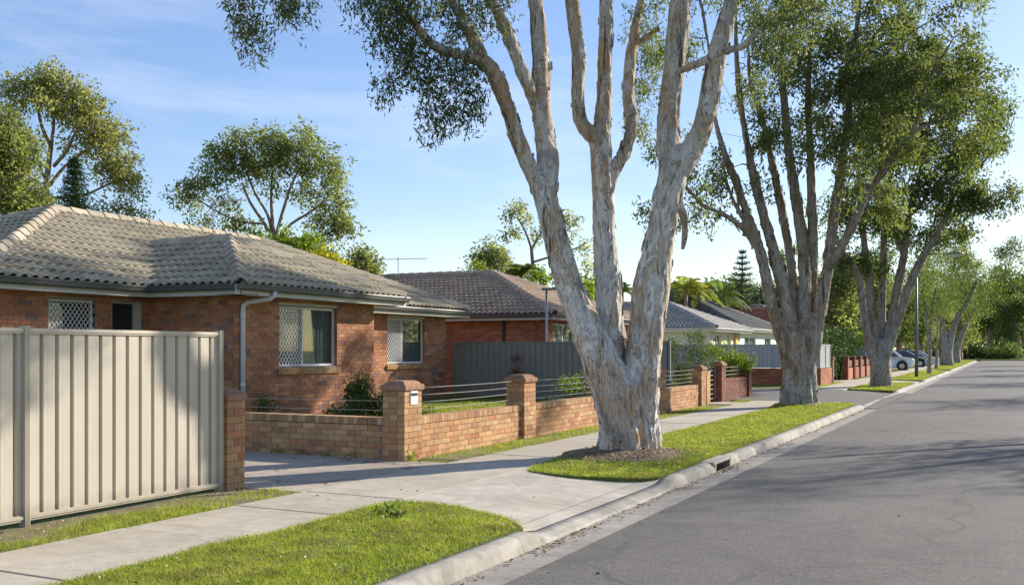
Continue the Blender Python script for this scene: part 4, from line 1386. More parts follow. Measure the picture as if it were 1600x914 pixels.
for (a, b) in zip(piers[:-1], piers[1:]):
    for z in (0.70, 0.81, 0.92, 1.03):
        sag = 0.012
        pts = [(XF - 0.19, a[1] + (b[0] - a[1]) * t, z - 4 * sag * t * (1 - t)) for t in (0, .25, .5, .75, 1)]
        MB().tube(pts, 0.0045, 5).build('wire', M['steel'], fence, smooth=True)
for z in (0.70, 0.84):
    MB().tube([(-13.1, YR + 0.11, z), (-10.5, YR + 0.11, z - 0.01), (XF - 0.37, YR + 0.11, z)], 0.0035, 5).build('wire', M['steel'], fence, smooth=True)
# letterbox in the corner pier
lb = thing('letterbox', 'white metal letterbox plate set into the corner brick pier', 'letterbox', (XF, 12.36, 0.78))
q = MB(); q.box(XF - 0.02, XF + 0.012, 12.27, 12.47, 0.80, 1.0); q.build('face_plate', M['white'], lb, bevel=0.004)
q = MB(); q.box(XF + 0.006, XF + 0.016, 12.285, 12.455, 0.925, 0.962); q.build('slot', M['dark'], lb)
q = MB(); q.box(XF + 0.010, XF + 0.035, 12.275, 12.465, 0.963, 0.972); q.build('flap', M['galv'], lb)

# lone pier at the end of the cream fence
lp = thing('brick_pier', 'weathered brick gatepost pier at the end of the cream metal fence', 'pier', (-8.07, 8.9, 0))
pbk = Bricks()
core = pier(pbk, -8.19, -7.96, 8.75, 9.04, ZF, 12, None)
core.build('core', M['mortar'], lp)
pier_cap(-8.19, -7.96, 8.75, 9.04, ZF + 12 * 0.086 - BJ + 0.004, lp, False)
pbk.finish(lp, M['brick_fence'], {}, 300)

# ------------------------------------------------------------------ sheet metal fences
def profile_sheet(p0, p1, z0, z1, pitch, dep, mat, parent, name='panel', flip=False, phase=0.0):
    """ribbed sheet from p0 to p1, outward side on the right"""
    p0, p1 = Vector((p0[0], p0[1])), Vector((p1[0], p1[1]))
    L = (p1 - p0).length; t = (p1 - p0) / L; n = Vector((t.y, -t.x))
    prof = [(0.0, 0.0), (0.10, 0.0), (0.13, dep * 0.12), (0.16, 0.0), (0.30, 0.0), (0.42, -dep), (0.50, -dep), (0.53, -dep * 0.88), (0.56, -dep), (0.58, -dep), (0.64, -0.9 * dep), (0.72, 0.0)]
    prof = [(0.0, 0.0), (0.20, 0.0), (0.22, -dep*.03), (0.24, 0.0), (0.48, 0.0), (0.50, -dep*.03), (0.52, 0.0), (0.70, 0.0), (0.84, -dep), (0.90, -dep), (0.97, 0.0)]
    if flip: prof = [(1 - a, b) for a, b in reversed(prof)]
    vs = []; fs = []; s = -phase * pitch
    pts = []
    while s < L + pitch:
        for a, b in prof:
            x = s + a * pitch
            if 0.0 <= x <= L: pts.append((x, b))
        s += pitch
    if pts[0][0] > 1e-4: pts.insert(0, (0.0, pts[0][1]))
    if pts[-1][0] < L - 1e-4: pts.append((L, pts[-1][1]))
    for (x, b) in pts:
        q = p0 + t * x + n * b
        vs += [(q.x, q.y, z0), (q.x, q.y, z1)]
    for i in range(len(pts) - 1): fs.append((2*i, 2*i+2, 2*i+3, 2*i+1))
    b_ = MB(); b_.add(vs, fs)
    return b_.build(name, mat, parent, fix=False)
def metal_fence(root, x, y0s, z0, H, mat, pitch=0.165, dep=0.034, axis='Y', flip=False, rail=0.05):
    """posts at y0s along Y (axis 'Y', fence plane x) or along X (axis 'X', fence plane y = x)"""
    def pt(s, off): return (x + off, s) if axis == 'Y' else (s, x - off)
    def bx(a, b, o0, o1, z0_, z1_):
        q = MB()
        if axis == 'Y': q.box(x + o0, x + o1, a, b, z0_, z1_)
        else: q.box(a, b, x - o1, x - o0, z0_, z1_)
        return q
    for i, s in enumerate(y0s):
        q = bx(s - 0.03, s + 0.03, -0.035, 0.035, z0 - 0.05, z0 + H + 0.015)
        for e in (-0.026, -0.006, 0.014):                      # folded ridges on the face
            w = 0.010
            if axis == 'Y': q.box(x + 0.035, x + 0.041, s + e, s + e + w, z0 - 0.05, z0 + H + 0.014)
            else: q.box(s + e, s + e + w, x - 0.041, x - 0.035, z0 - 0.05, z0 + H + 0.014)
        q.build('post', mat, root)
    for a, b in zip(y0s[:-1], y0s[1:]):
        profile_sheet(pt(a + 0.03, 0.004), pt(b - 0.03, 0.004), z0 + 0.05, z0 + H - 0.03, pitch, dep, mat, root, flip=flip)
        for (za, zb) in ((z0 + H - 0.055, z0 + H - 0.004), (z0 + 0.02, z0 + 0.075)):
            q = bx(a + 0.03, b - 0.03, -0.036, 0.020, za, zb)
            zm = (za + zb) / 2
            if axis == 'Y': q.box(x + 0.020, x + 0.030, a + 0.03, b - 0.03, zm - 0.008, zm + 0.02)
            else: q.box(a + 0.03, b - 0.03, x - 0.030, x - 0.020, zm - 0.008, zm + 0.02)
            q.build('rail', mat, root)
cf = thing('metal_fence', 'tall cream ribbed metal fence panels beside the near footpath', 'fence', (-8.0, 5, 0))
metal_fence(cf, -8.0, [-1.2, 1.25, 3.70, 6.16, 8.66], 0.02, 1.78, M['cb_cream'], pitch=0.168)
sf = thing('metal_fence', 'dark grey-green metal boundary fence between the two nearest houses', 'fence', (-12, 27.05, 0))
metal_fence(sf, 27.05, [-15.4, -13.0, -10.7, -8.45], 0.16, 1.68, M['cb_slate'], pitch=0.2, dep=0.034, axis='X')

# ------------------------------------------------------------------ other houses
def hip_house(name, label, x_front, y0, y1, depth_x, ze, pitch, wall_mat, tile_mat, gut, fas, wins=(), bricks=False, tiles=True, over=0.5, base=0.0, ridge_single=True, ridge_mat=None):
    """hip roof, ridge perpendicular to the street when deeper than wide"""
    h = thing(name, label, 'house', (x_front - depth_x / 2, (y0 + y1) / 2, base))
    xw, ya, yb, xb = x_front - over, y0 + over, y1 - over, x_front - depth_x + over
    zt = ze - 0.19
    if bricks:
        b = Bricks(); n = int((zt - base) / 0.086) + 1
        ops = [(w[0] - ya, w[1] - ya, w[2], w[3]) for w in wins]
        b.face((xb, ya), (xw, ya), base, n, 0, 0)
        b.face((xw, ya), (xw, yb), base, n, 1, 1, ops)
        b.finish(h, wall_mat, {}, 120)
        q = MB(); q.box(xb, xb + .1, ya + .12, yb, base, zt); q.box(xb + .1, xw, yb - .1, yb - .004, base, zt); q.build('wall', wall_mat, h)
    else:
        q = MB(); t = 0.14
        q.box(xb, xw, ya, ya + t, base, zt)
        q.box(xb, xb + t, ya + t, yb, base, zt); q.box(xb + t, xw, yb - t, yb, base, zt)
        # front wall with openings
        ys = [ya + t]
        for w in sorted(wins):
            q.box(xw - t, xw - .001, ys[-1], w[0], base, zt); q.box(xw - t, xw - .002, w[0], w[1], base, w[2]); q.box(xw - t, xw - .002, w[0], w[1], w[3], zt); ys.append(w[1])
        q.box(xw - t, xw - .001, ys[-1], yb - t, base, zt)
        q.build('wall', wall_mat, h)
    for w in wins:
        window(h, xw, w[0], w[1], w[2], w[3], (w[0] + w[1]) / 2 if w[1] - w[0] > 1.2 else None, None, bricks, curtain='blind', recess=0.07)
    W = y1 - y0; r_ = min(W, depth_x) / 2; zr = ze + r_ * pitch
    a, b_ = (x_front, y0, ze), (x_front, y1, ze); c, d = (x_front - depth_x, y1, ze), (x_front - depth_x, y0, ze)
    if depth_x >= W: ra, rb_ = (x_front - r_, (y0 + y1) / 2, zr), (x_front - depth_x + r_, (y0 + y1) / 2, zr)
    else: ra, rb_ = (x_front - r_, y0 + r_, zr), (x_front - r_, y1 - r_, zr)
    q = MB()
    lo = lambda p: (p[0], p[1], p[2] - 0.012)
    if depth_x >= W: q.add([lo(p) for p in (a, b_, c, d, ra, rb_)], [(0, 1, 4), (1, 2, 5, 4), (2, 3, 5), (3, 0, 4, 5)]); pl = [[a, b_, ra], [d, a, ra, rb_], [b_, c, rb_, ra]]
    else: q.add([lo(p) for p in (a, b_, c, d, ra, rb_)], [(0, 1, 5, 4), (1, 2, 5), (2, 3, 4, 5), (3, 0, 4)]); pl = [[a, b_, rb_, ra], [d, a, ra], [b_, c, rb_]]
    rfo = q.build('roof', tile_mat, h, fix=False)
    if tiles:
        R2 = Roof()
        for p in pl[:2]: R2.plane(p)
        R2.build(rfo, tile_mat, 0)
    hips = [(a, ra), (b_, rb_ if depth_x < W else ra), (ra, rb_), (d, rb_ if depth_x >= W else ra)]
    for s0, s1 in hips: ridge_caps(s0, s1, rfo, ridge_mat or tile_mat, w=0.15, single=ridge_single)
    eave((x_front, y0 - .1), (x_front, y1 + .1), (1, 0), ze, h, gut, fas, over)
    eave((x_front - depth_x, y0), (x_front, y0), (0, -1), ze, h, gut, fas, over)
    return h
M['gutter_brown'] = mat_plain('gutter_brown', (0.10, 0.075, 0.065), 0.4, 0.2, 3)
M['gutter_white'] = mat_plain('gutter_white', (0.55, 0.55, 0.52), 0.4, 0.2, 3)
hip_house('brick_house', 'red brick house with brown tiled hip roof behind the dark metal fence', -13.5, 30.5, 40.4, 15.0, 2.80, 0.376, M['brick_red'], M['tile_brown'], M['gutter_brown'], M['fascia'],
          wins=[(31.5, 33.4, 1.1, 2.5), (35.5, 37.4, 1.1, 2.5)], bricks=True)
hip_house('rendered_house', 'cream walled house with pale grey tiled roof behind the grey fence', -13.4, 51.0, 58.8, 14.0, 2.75, 0.385, M['cream_wall'], M['tile_grey'], M['gutter_white'], M['white'],
          wins=[(52.6, 53.9, 1.05, 2.42), (55.2, 56.0, 1.05, 2.42)])
q = MB(); q.box(-13.895, -13.80, 56.75, 57.3, 0.2, 2.45); o = q.build('yellow_panel', M['yellow']); tag(o, 'narrow yellow panel on the cream house wall', 'panel')
q = MB(); q.tube([(-13.82, 51.95, 2.05), (-13.7, 51.95, 2.15), (-13.7, 51.95, 2.02)], 0.05, 8); o = q.build('wall_lamp', M['dark']); tag(o, 'dark wall lamp on the cream house front', 'wall lamp')
hip_house('rendered_house', 'white house with glossy black tiled roof beyond the cream house', -14.5, 62.0, 76.0, 13.0, 2.95, 0.44, M['white_wall'], M['tile_black'], M['gutter_white'], M['white'],
          wins=[(64.0, 67.2, 0.9, 2.4), (70, 72, 0.9, 2.4)], ridge_single=False)
hip_house('brick_house', 'far house with orange tiled roof behind the hedge', -13.0, 80.0, 90.0, 12.0, 2.9, 0.42, M['brick_red'], M['tile_red'], M['gutter_white'], M['white'], wins=[(82, 84, 1, 2.4)], ridge_single=False)
hip_house('rendered_house', 'far house with grey roof and white fascias beyond the hedge', -16.0, 93.0, 104.0, 12.0, 3.6, 0.42, M['white_wall'], M['tile_grey'], M['gutter_white'], M['white'], wins=[(95, 98, 1, 2.6)], ridge_single=False)
hip_house('brick_house', 'farthest house with orange roof beside the parked cars', -12.0, 112.0, 122.0, 12.0, 2.9, 0.42, M['brick_red'], M['tile_red'], M['gutter_white'], M['white'], wins=[(114, 116, 1, 2.4)], ridge_single=False)

# ------------------------------------------------------------------ gate and dark fence of the second house
f2 = thing('brick_fence', 'dark red brick fence and piers beside the bar gate of the second house', 'fence', (-7.7, 31.5, 0))
b2 = Bricks()
xp0, xp1 = XF - 0.35, XF
pobj = {}
for i, (ya, yb, n) in enumerate(((30.0, 30.47, 13), (33.6, 34.0, 13))):
    core = pier(b2, xp0, xp1, ya, yb, ZF, n, 'q%d' % i)
    po = core.build('pier', M['mortar'], f2); pier_cap(xp0, xp1, ya, yb, ZF + n * .086 - BJ + .004, po); pobj['q%d' % i] = po
b2.face((XF - .06, 30.47), (XF - .06, 33.6), ZF, 7, 0, 0, depthcore=0.18)
b2.rowlock((XF - .06, 30.47), (XF - .06, 33.6), ZF + 7 * .086)
b2.finish(f2, M['brick_dark'], pobj, 150, {'coping_brick': M['brick_dark']})
for z in (0.80, 0.92, 1.04):
    MB().tube([(XF - .18, 30.47, z), (XF - .18, 33.6, z)], 0.0045, 5).build('wire', M['steel'], f2)
gt = thing('bar_gate', 'low metal gate of horizontal bars with a brick end post', 'gate', (XF - .2, 29.3, 0))
for k in range(7):
    z = 0.12 + k * 0.14
    MB().tube([(XF - .2, 28.95, z), (XF - .2, 29.98, z)], 0.011, 6).build('bar', M['steel'], gt, smooth=True)
for yy in (28.93, 29.97):
    MB().tube([(XF - .2, yy, 0.0), (XF - .2, yy, 1.08)], 0.018, 8).build('gate_stile', M['steel'], gt, smooth=True)
gp = thing('brick_pier', 'short brick gatepost with pale corner between brick pier and bar gate', 'pier', (XF - .2, 28.6, 0))
bb = Bricks(); core = pier(bb, XF - .40, XF - 0.05, 28.5, 28.85, ZF, 11, None); core.build('core', M['mortar'], gp); bb.finish(gp, M['brick_sill'], {}, 300)
q = MB(); q.box(XF - .41, XF - 0.04, 28.49, 28.86, ZF + 11 * .086 - .008, ZF + 11 * .086 + 0.03); q.build('cap', M['concrete'], gp, bevel=0.006)

# pale grey metal fence on a brick base past the side lane
gf = thing('metal_fence', 'pale grey metal fence on a red brick base at the side lane corner', 'fence', (-9, 46.2, 0))
bk = Bricks()
bk.face((-14.0, 46.2), (-7.4, 46.2), ZF, 9, 0, 0, depthcore=0.1)
bk.face((-7.4, 46.2), (-7.4, 49.4), ZF, 9, 1, 1, depthcore=0.1)
bk.finish(gf, M['brick_red'], {}, 100)
xs = [-14.0, -11.7, -9.5, -7.46]
metal_fence(gf, 46.28, xs, 0.74, 1.1, M['cb_grey'], pitch=0.19, dep=0.03, axis='X')
metal_fence(gf, -7.48, [46.32, 47.9, 49.3], 0.74, 1.1, M['cb_grey'], pitch=0.19, dep=0.03)
gfl = thing('metal_fence', 'pale grey metal fence running back in front of the cream house', 'fence', (-16, 46.3, 0))
metal_fence(gfl, 46.3, [-23.2, -20.9, -18.6, -16.3, -14.06], 0.05, 1.8, M['cb_grey'], pitch=0.19, dep=0.03, axis='X')

# far brick fence with piers
f3 = thing('brick_fence', 'far low brick fence with many square piers beyond the pale grey fence', 'fence', (-7.4, 56, 0))
y = 49.5
k = 0
while y < 76:
    if not (51.4 < y < 54.6):
        ph = 1.15
        q = MB(); q.box(-7.75, -7.38, y, y + 0.4, 0, ph); po = q.build('pier', M['brick_dark'], f3)
        q = MB(); q.box(-7.79, -7.34, y - .04, y + .44, ph, ph + .08); q.build('cap', M['cap'], po, bevel=0.01)
        if not (49.5 < y + 2.0 < 55.5 and y < 51.6):
            q = MB(); q.box(-7.66, -7.46, y + 0.402, y + 2.598, 0, 0.62); q.build('wall', M['brick_red'], f3)
            q = MB(); q.box(-7.64, -7.50, y + 0.402, y + 2.598, 0.68, 1.02); q.build('infill', M['brick_dark'], f3)
    y += 2.6

# ------------------------------------------------------------------ trees
def unit(v):
    return v / np.maximum(1e-9, np.linalg.norm(v, axis=1, keepdims=True))

def leaf_mesh(name, cen, rad, per, L, W, mat, parent, droop=0.5, sub=6, flat=0.85, clump=0.13, spread=1.0):
    """leaf-sized faces in small sprays round the cluster centres"""
    cen = np.asarray(cen); n = len(cen); rad = np.asarray(rad)
    # sprays
    sc = np.repeat(cen, sub, 0) + unit(RNG.normal(size=(n*sub, 3))) * (np.repeat(rad, sub) * RNG.uniform(0.15, 1.0, n*sub) ** 0.6)[:, None] * np.array([1, 1, flat]) * spread
    k = max(1, per // sub)
    idx = np.repeat(np.arange(n*sub), k)
    keep = RNG.random(len(idx)) < RNG.uniform(0.55, 1.0, n*sub)[idx]
    idx = idx[keep]; m = len(idx)
    pos = sc[idx] + RNG.normal(size=(m, 3)) * np.array([1, 1, 1.15]) * clump * (np.repeat(rad, sub)[idx][:, None] / max(1e-6, rad.mean())) ** 0.5
    d = unit(RNG.normal(size=(m, 3)) + np.array([0, 0, -droop]) * 1.6)
    s = unit(np.cross(d, RNG.normal(size=(m, 3))))
    ln = L * RNG.uniform(0.65, 1.25, m); wd = W * RNG.uniform(0.7, 1.25, m)
    v = np.empty((m, 4, 3))
    v[:, 0] = pos; v[:, 2] = pos + d * ln[:, None]
    mid = pos + d * (ln * 0.45)[:, None]
    bend = np.cross(d, s) * (ln * 0.10)[:, None]
    v[:, 1] = mid + s * (wd / 2)[:, None] + bend; v[:, 3] = mid - s * (wd / 2)[:, None] + bend
    me = fast_mesh(name, v.reshape(-1, 3), np.arange(m*4).reshape(m, 4))
    return np_obj(name, me, mat, parent)

def grow(mb, nodes, targets, r0=0.02, r1=0.006, n=5, wob=0.12, up=0.25):
    """join every target to the nearest limb point, nearest first, adding the new twigs to the limbs"""
    npos = np.array([list(p) for p, _ in nodes]); nrad = np.array([r for _, r in nodes])
    tg = np.asarray(targets)
    dm = np.array([np.min(np.linalg.norm(npos - t, axis=1)) for t in tg])
    for i in np.argsort(dm):
        t = tg[i]
        dd = np.linalg.norm(npos - t, axis=1) + np.maximum(0, npos[:, 2] - t[2]) * 0.35
        j = int(np.argmin(dd)); a = npos[j]; L = np.linalg.norm(t - a)
        if L < 0.05: continue
        ra = min(nrad[j] * 0.7, r0 * (0.6 + 0.35 * L)); ra = max(ra, r1)
        k = max(3, min(7, int(L / 0.45) + 2))
        pts = []; rr = []
        side = RNG.normal(size=3) * wob * L
        for q in range(k):
            f = q / (k - 1)
            p = a + (t - a) * f + side * math.sin(math.pi * f) * 0.5 + np.array([0, 0, up * L * math.sin(math.pi * f) * 0.35])
            if 0 < q < k - 1: p = p + RNG.normal(size=3) * 0.03 * L
            pts.append(p); rr.append(ra + (r1 - ra) * f)
        mb.tube(pts, rr, n)
        npos = np.vstack([npos, np.array(pts[1:])]); nrad = np.concatenate([nrad, rr[1:]])

def smooth_path(pts, rad, k=4):
    """Catmull-Rom through the points"""
    pts = [Vector(p) for p in pts]; out = []; ro = []
    n = len(pts)
    for i in range(n - 1):
        p0, p1, p2, p3 = pts[max(0, i-1)], pts[i], pts[i+1], pts[min(n-1, i+2)]
        for j in range(k):
            t = j / k
            out.append(0.5 * ((2*p1) + (p2-p0)*t + (2*p0-5*p1+4*p2-p3)*t*t + (3*p1-p0-3*p2+p3)*t**3)); ro.append(rad[i] + (rad[i+1]-rad[i])*t)
    out.append(pts[-1]); ro.append(rad[-1])
    return out, ro

def fused(mb, name, mat, parent, voxel, amp=0.03, flute=0.03, base_z=0.0, sides=14, rough_top=6.0):
    """fuse overlapping limbs into one skin and roughen it like bark"""
    me = mb.mesh('tmp', None, False)
    o = bpy.data.objects.new('tmp', me); COL.objects.link(o)
    md = o.modifiers.new('r', 'REMESH'); md.mode = 'VOXEL'; md.voxel_size = voxel
    sm = o.modifiers.new('s', 'SMOOTH'); sm.iterations = 3; sm.factor = 0.5
    dg = bpy.context.evaluated_depsgraph_get()
    m2 = bpy.data.meshes.new_from_object(o.evaluated_get(dg))
    bpy.data.objects.remove(o); bpy.data.meshes.remove(me)
    n = len(m2.vertices)
    co = np.empty(n*3, dtype=np.float32); m2.vertices.foreach_get('co', co); co = co.reshape(-1, 3)
    no = np.empty(n*3, dtype=np.float32); m2.vertices.foreach_get('normal', no); no = no.reshape(-1, 3)
    f = mnoise.noise; fr = mnoise.ridged_multi_fractal if False else None
    dsp = np.empty(n, dtype=np.float32)
    for i in range(n):
        x, y, z = float(co[i, 0]), float(co[i, 1]), float(co[i, 2])
        a = f((x*3.0, y*3.0, z*0.55)); b = f((x*9, y*9, z*2.2 + 7)); c = f((x*22, y*22, z*7))
        low = math.exp(-max(0.0, z - base_z) / 0.9)
        b2 = 0.38 - 2.0 * abs(b)                     # creases between bark sheets
        dsp[i] = amp * (0.9*a + 0.55*b2 + 0.35*c) * (0.55 + 0.45*min(1, low + 0.35)) + flute * low * (f((x*6.0, y*6.0, z*0.25 + 3)) - 0.8*abs(f((x*11.0, y*11.0, z*0.35 + 9))) + 0.2)
    co += no * dsp[:, None]
    m2.vertices.foreach_set('co', co.ravel()); m2.update()
    m2.polygons.foreach_set('use_smooth', np.ones(len(m2.polygons), dtype=bool))
    return np_obj(name, m2, mat, parent), co.copy(), no

def flakes(co, no, count, mat, parent, size=(0.03, 0.09), zmax=8.0, name='loose_bark'):
    idx = RNG.choice(len(co), count * 2)
    b = MB(); c = 0
    for i in idx:
        p = Vector(co[i].tolist()); n = Vector(no[i].tolist())
        if p.z > zmax or p.z < 0.2 or abs(n.z) > 0.6: continue
        up = Vector((0, 0, 1)); t = (up - n * up.dot(n)).normalized(); s = n.cross(t)
        s = (s + t * random.uniform(-0.35, 0.35)).normalized(); t = s.cross(n) if s.cross(n).z > 0 else n.cross(s)
        w = random.uniform(*size); h = w * random.uniform(2.0, 6.5)
        if random.random() < 0.5: s = -s
        l1, l2 = random.uniform(0.0, 0.006), random.uniform(0.006, 0.035) * random.random() ** 2 + 0.003
        q = p + n * 0.004
        vs = [q - t*h*0.5, q + s*w*0.5 - t*h*0.42 + n*l1, q + s*w - t*h*random.uniform(.25, .5) + n*l2,
              q + t*h*0.5, q + s*w*0.5 + t*h*0.46 + n*l1, q + s*w*random.uniform(.7, 1) + t*h*random.uniform(.2, .5) + n*l2]
        b.add(vs, [(0, 1, 4, 3), (1, 2, 5, 4)])
        c += 1
        if c >= count: break
    return b.build(name, mat, parent, smooth=True, kind='stuff', fix=False)

RF = [1.0]
def limb(mb, nodes, pts, d0, k=4, sides=12):
    """pts: (u, v, radius px, depth offset)"""
    w = [P(u, v, d0 + dd) for u, v, r, dd in pts]
    rr = [r * RF[0] * (d0 + dd) / FPX for u, v, r, dd in pts]
    a, b = smooth_path(w, rr, k)
    mb.tube(a, b, sides)
    nodes += [(p, r) for p, r in zip(a, b)]

def blob_targets(blobs, d0):
    """blobs: (u, v, radius px, depth offset, depth radius m, count) -> cluster centres"""
    out = []
    for (u, v, rp, dd, dr, n) in blobs:
        c = P(u, v, d0 + dd); r = rp * (d0 + dd) / FPX
        for _ in range(n):
            q = RNG.normal(size=3); q /= np.linalg.norm(q); q *= RNG.random() ** 0.45
            lat, dp, ht = q[0] * r, q[1] * dr, q[2] * r
            out.append((c.x + lat * CY - dp * SY, c.y + lat * SY + dp * CY, c.z + ht))
    return np.array(out)

# --- nearest paperbark
T1 = 15.05
t1 = thing('paperbark_tree', 'nearest big paperbark with three pale peeling stems on the verge', 'tree', (TREE1[0], TREE1[1], 0))
mb = MB(); nd = []; RF[0] = 0.92
base1 = [(983, 735, 56, 0), (981, 712, 50, 0), (978, 680, 46, 0), (976, 640, 45, 0), (972, 600, 44, 0)]
limb(mb, nd, base1, T1, sides=18)
for (u, r_, dd) in ((948, 20, -0.25), (1012, 20, -0.2), (1030, 14, 0.1), (938, 14, 0.1), (985, 20, -0.38)):
    limb(mb, nd, [(u, 738, r_ * 1.25, dd), (u + (978 - u) * 0.12, 715, r_, dd), (u + (978 - u) * 0.30, 650, r_ * 0.9, dd * 0.6), (u + (978 - u) * 0.6, 580, r_ * 0.5, dd * 0.3)], T1, sides=12)
limb(mb, nd, [(972, 690, 34, -.05), (962, 630, 36, -.08), (944, 575, 34, -.1), (916, 510, 28, -.12), (889, 445, 23.5, -.12), (872, 390, 21.5, -.1), (858, 335, 20, -.1), (847, 290, 20, -.08)], T1, sides=16)
limb(mb, nd, [(850, 300, 20, -.08), (833, 272, 16, -.15), (812, 225, 14.5, -.3), (792, 165, 14, -.45), (770, 112, 13, -.55), (752, 96, 11, -.6)], T1)
limb(mb, nd, [(757, 98, 11, -.6), (726, 88, 8.5, -.7), (690, 78, 7.5, -.8), (662, 58, 6.8, -.9), (640, 25, 6.2, -1.0), (612, -10, 5.5, -1.1), (585, -60, 4, -1.3), (555, -120, 2.5, -1.5)], T1)
limb(mb, nd, [(757, 98, 9, -.6), (738, 62, 9, -.6), (722, 30, 8.5, -.6), (702, -5, 7.5, -.5), (670, -60, 6, -.4), (640, -140, 4, -.3)], T1)
limb(mb, nd, [(850, 300, 22, -.05), (856, 255, 20, 0), (850, 205, 17.5, .1), (846, 160, 16, .2), (846, 105, 14, .3), (841, 50, 13, .35), (836, 0, 12, .4), (828, -80, 10, .5), (830, -180, 6, .6), (842, -270, 3, .7)], T1, sides=14)
limb(mb, nd, [(848, 190, 12, .2), (834, 158, 11, .1), (818, 118, 11, 0), (800, 70, 10.5, 0), (780, 25, 10, -.1), (760, -15, 9, -.1), (735, -80, 7, -.2), (715, -170, 4, -.3)], T1)
limb(mb, nd, [(966, 620, 30, .2), (960, 560, 23, .22), (953, 500, 22, .22), (949, 440, 21.5, .22), (944, 370, 19.5, .22), (942, 300, 19, .22), (940, 250, 18.5, .22), (938, 210, 18, .22)], T1, sides=14)
limb(mb, nd, [(940, 225, 14, .2), (918, 205, 12.5, .1), (906, 185, 12, .05), (903, 140, 11.5, 0), (905, 90, 11.5, 0), (899, 40, 11, 0), (892, -10, 10, 0), (884, -90, 8, 0), (870, -190, 4, .1)], T1)
limb(mb, nd, [(938, 215, 16, .22), (944, 160, 13.5, .3), (945, 100, 12.5, .4), (947, 40, 12, .4), (948, -20, 11, .5), (952, -110, 8, .6), (945, -220, 4, .8)], T1)
limb(mb, nd, [(951, 300, 11, .2), (962, 262, 11, .3), (978, 235, 11, .4), (986, 195, 10, .5), (982, 150, 9.5, .6), (984, 105, 9, .7), (992, 50, 8, .7), (1002, 0, 7.5, .8), (1015, -70, 6, .9), (1020, -160, 3, 1.0)], T1)
limb(mb, nd, [(992, 690, 33, 0), (1000, 630, 32, 0), (1005, 570, 30, 0), (1011, 510, 31, 0), (1018, 450, 32, 0), (1026, 400, 27, 0), (1035, 355, 25, -.05), (1047, 300, 24, -.05), (1054, 255, 24, -.05)], T1, sides=16)
limb(mb, nd, [(1052, 265, 24, 0), (1044, 215, 20, .05), (1047, 160, 19, .1), (1054, 100, 18.5, .1), (1060, 45, 19, .1), (1064, -10, 18, .15), (1070, -90, 13, .2), (1060, -190, 8, .3), (1050, -280, 3, .3)], T1, sides=14)
limb(mb, nd, [(1060, 265, 22, -.05), (1082, 232, 19, -.1), (1100, 195, 17.5, -.15), (1111, 140, 16.5, -.15), (1121, 85, 16, -.15), (1136, 30, 14.5, -.1), (1150, -20, 13, -.1), (1170, -100, 9, 0), (1200, -190, 4, .1)], T1, sides=14)
limb(mb, nd, [(1060, 112, 6, -.1), (1095, 98, 6.5, -.35), (1128, 82, 6.5, -.5), (1165, 70, 6, -.6), (1195, 40, 4.5, -.7), (1240, 28, 3.5, -.8), (1285, 8, 2.5, -.9)], T1)
limb(mb, nd, [(988, 75, 6.5, .7), (1012, 58, 5.5, .8), (1030, 45, 4.5, .85)], T1)
trunk, tco, tno = fused(mb, 'trunk', M['bark1'], t1, 0.019, 0.033, 0.06)
flakes(tco, tno, 750, M['bark1'], t1, size=(0.018, 0.05))
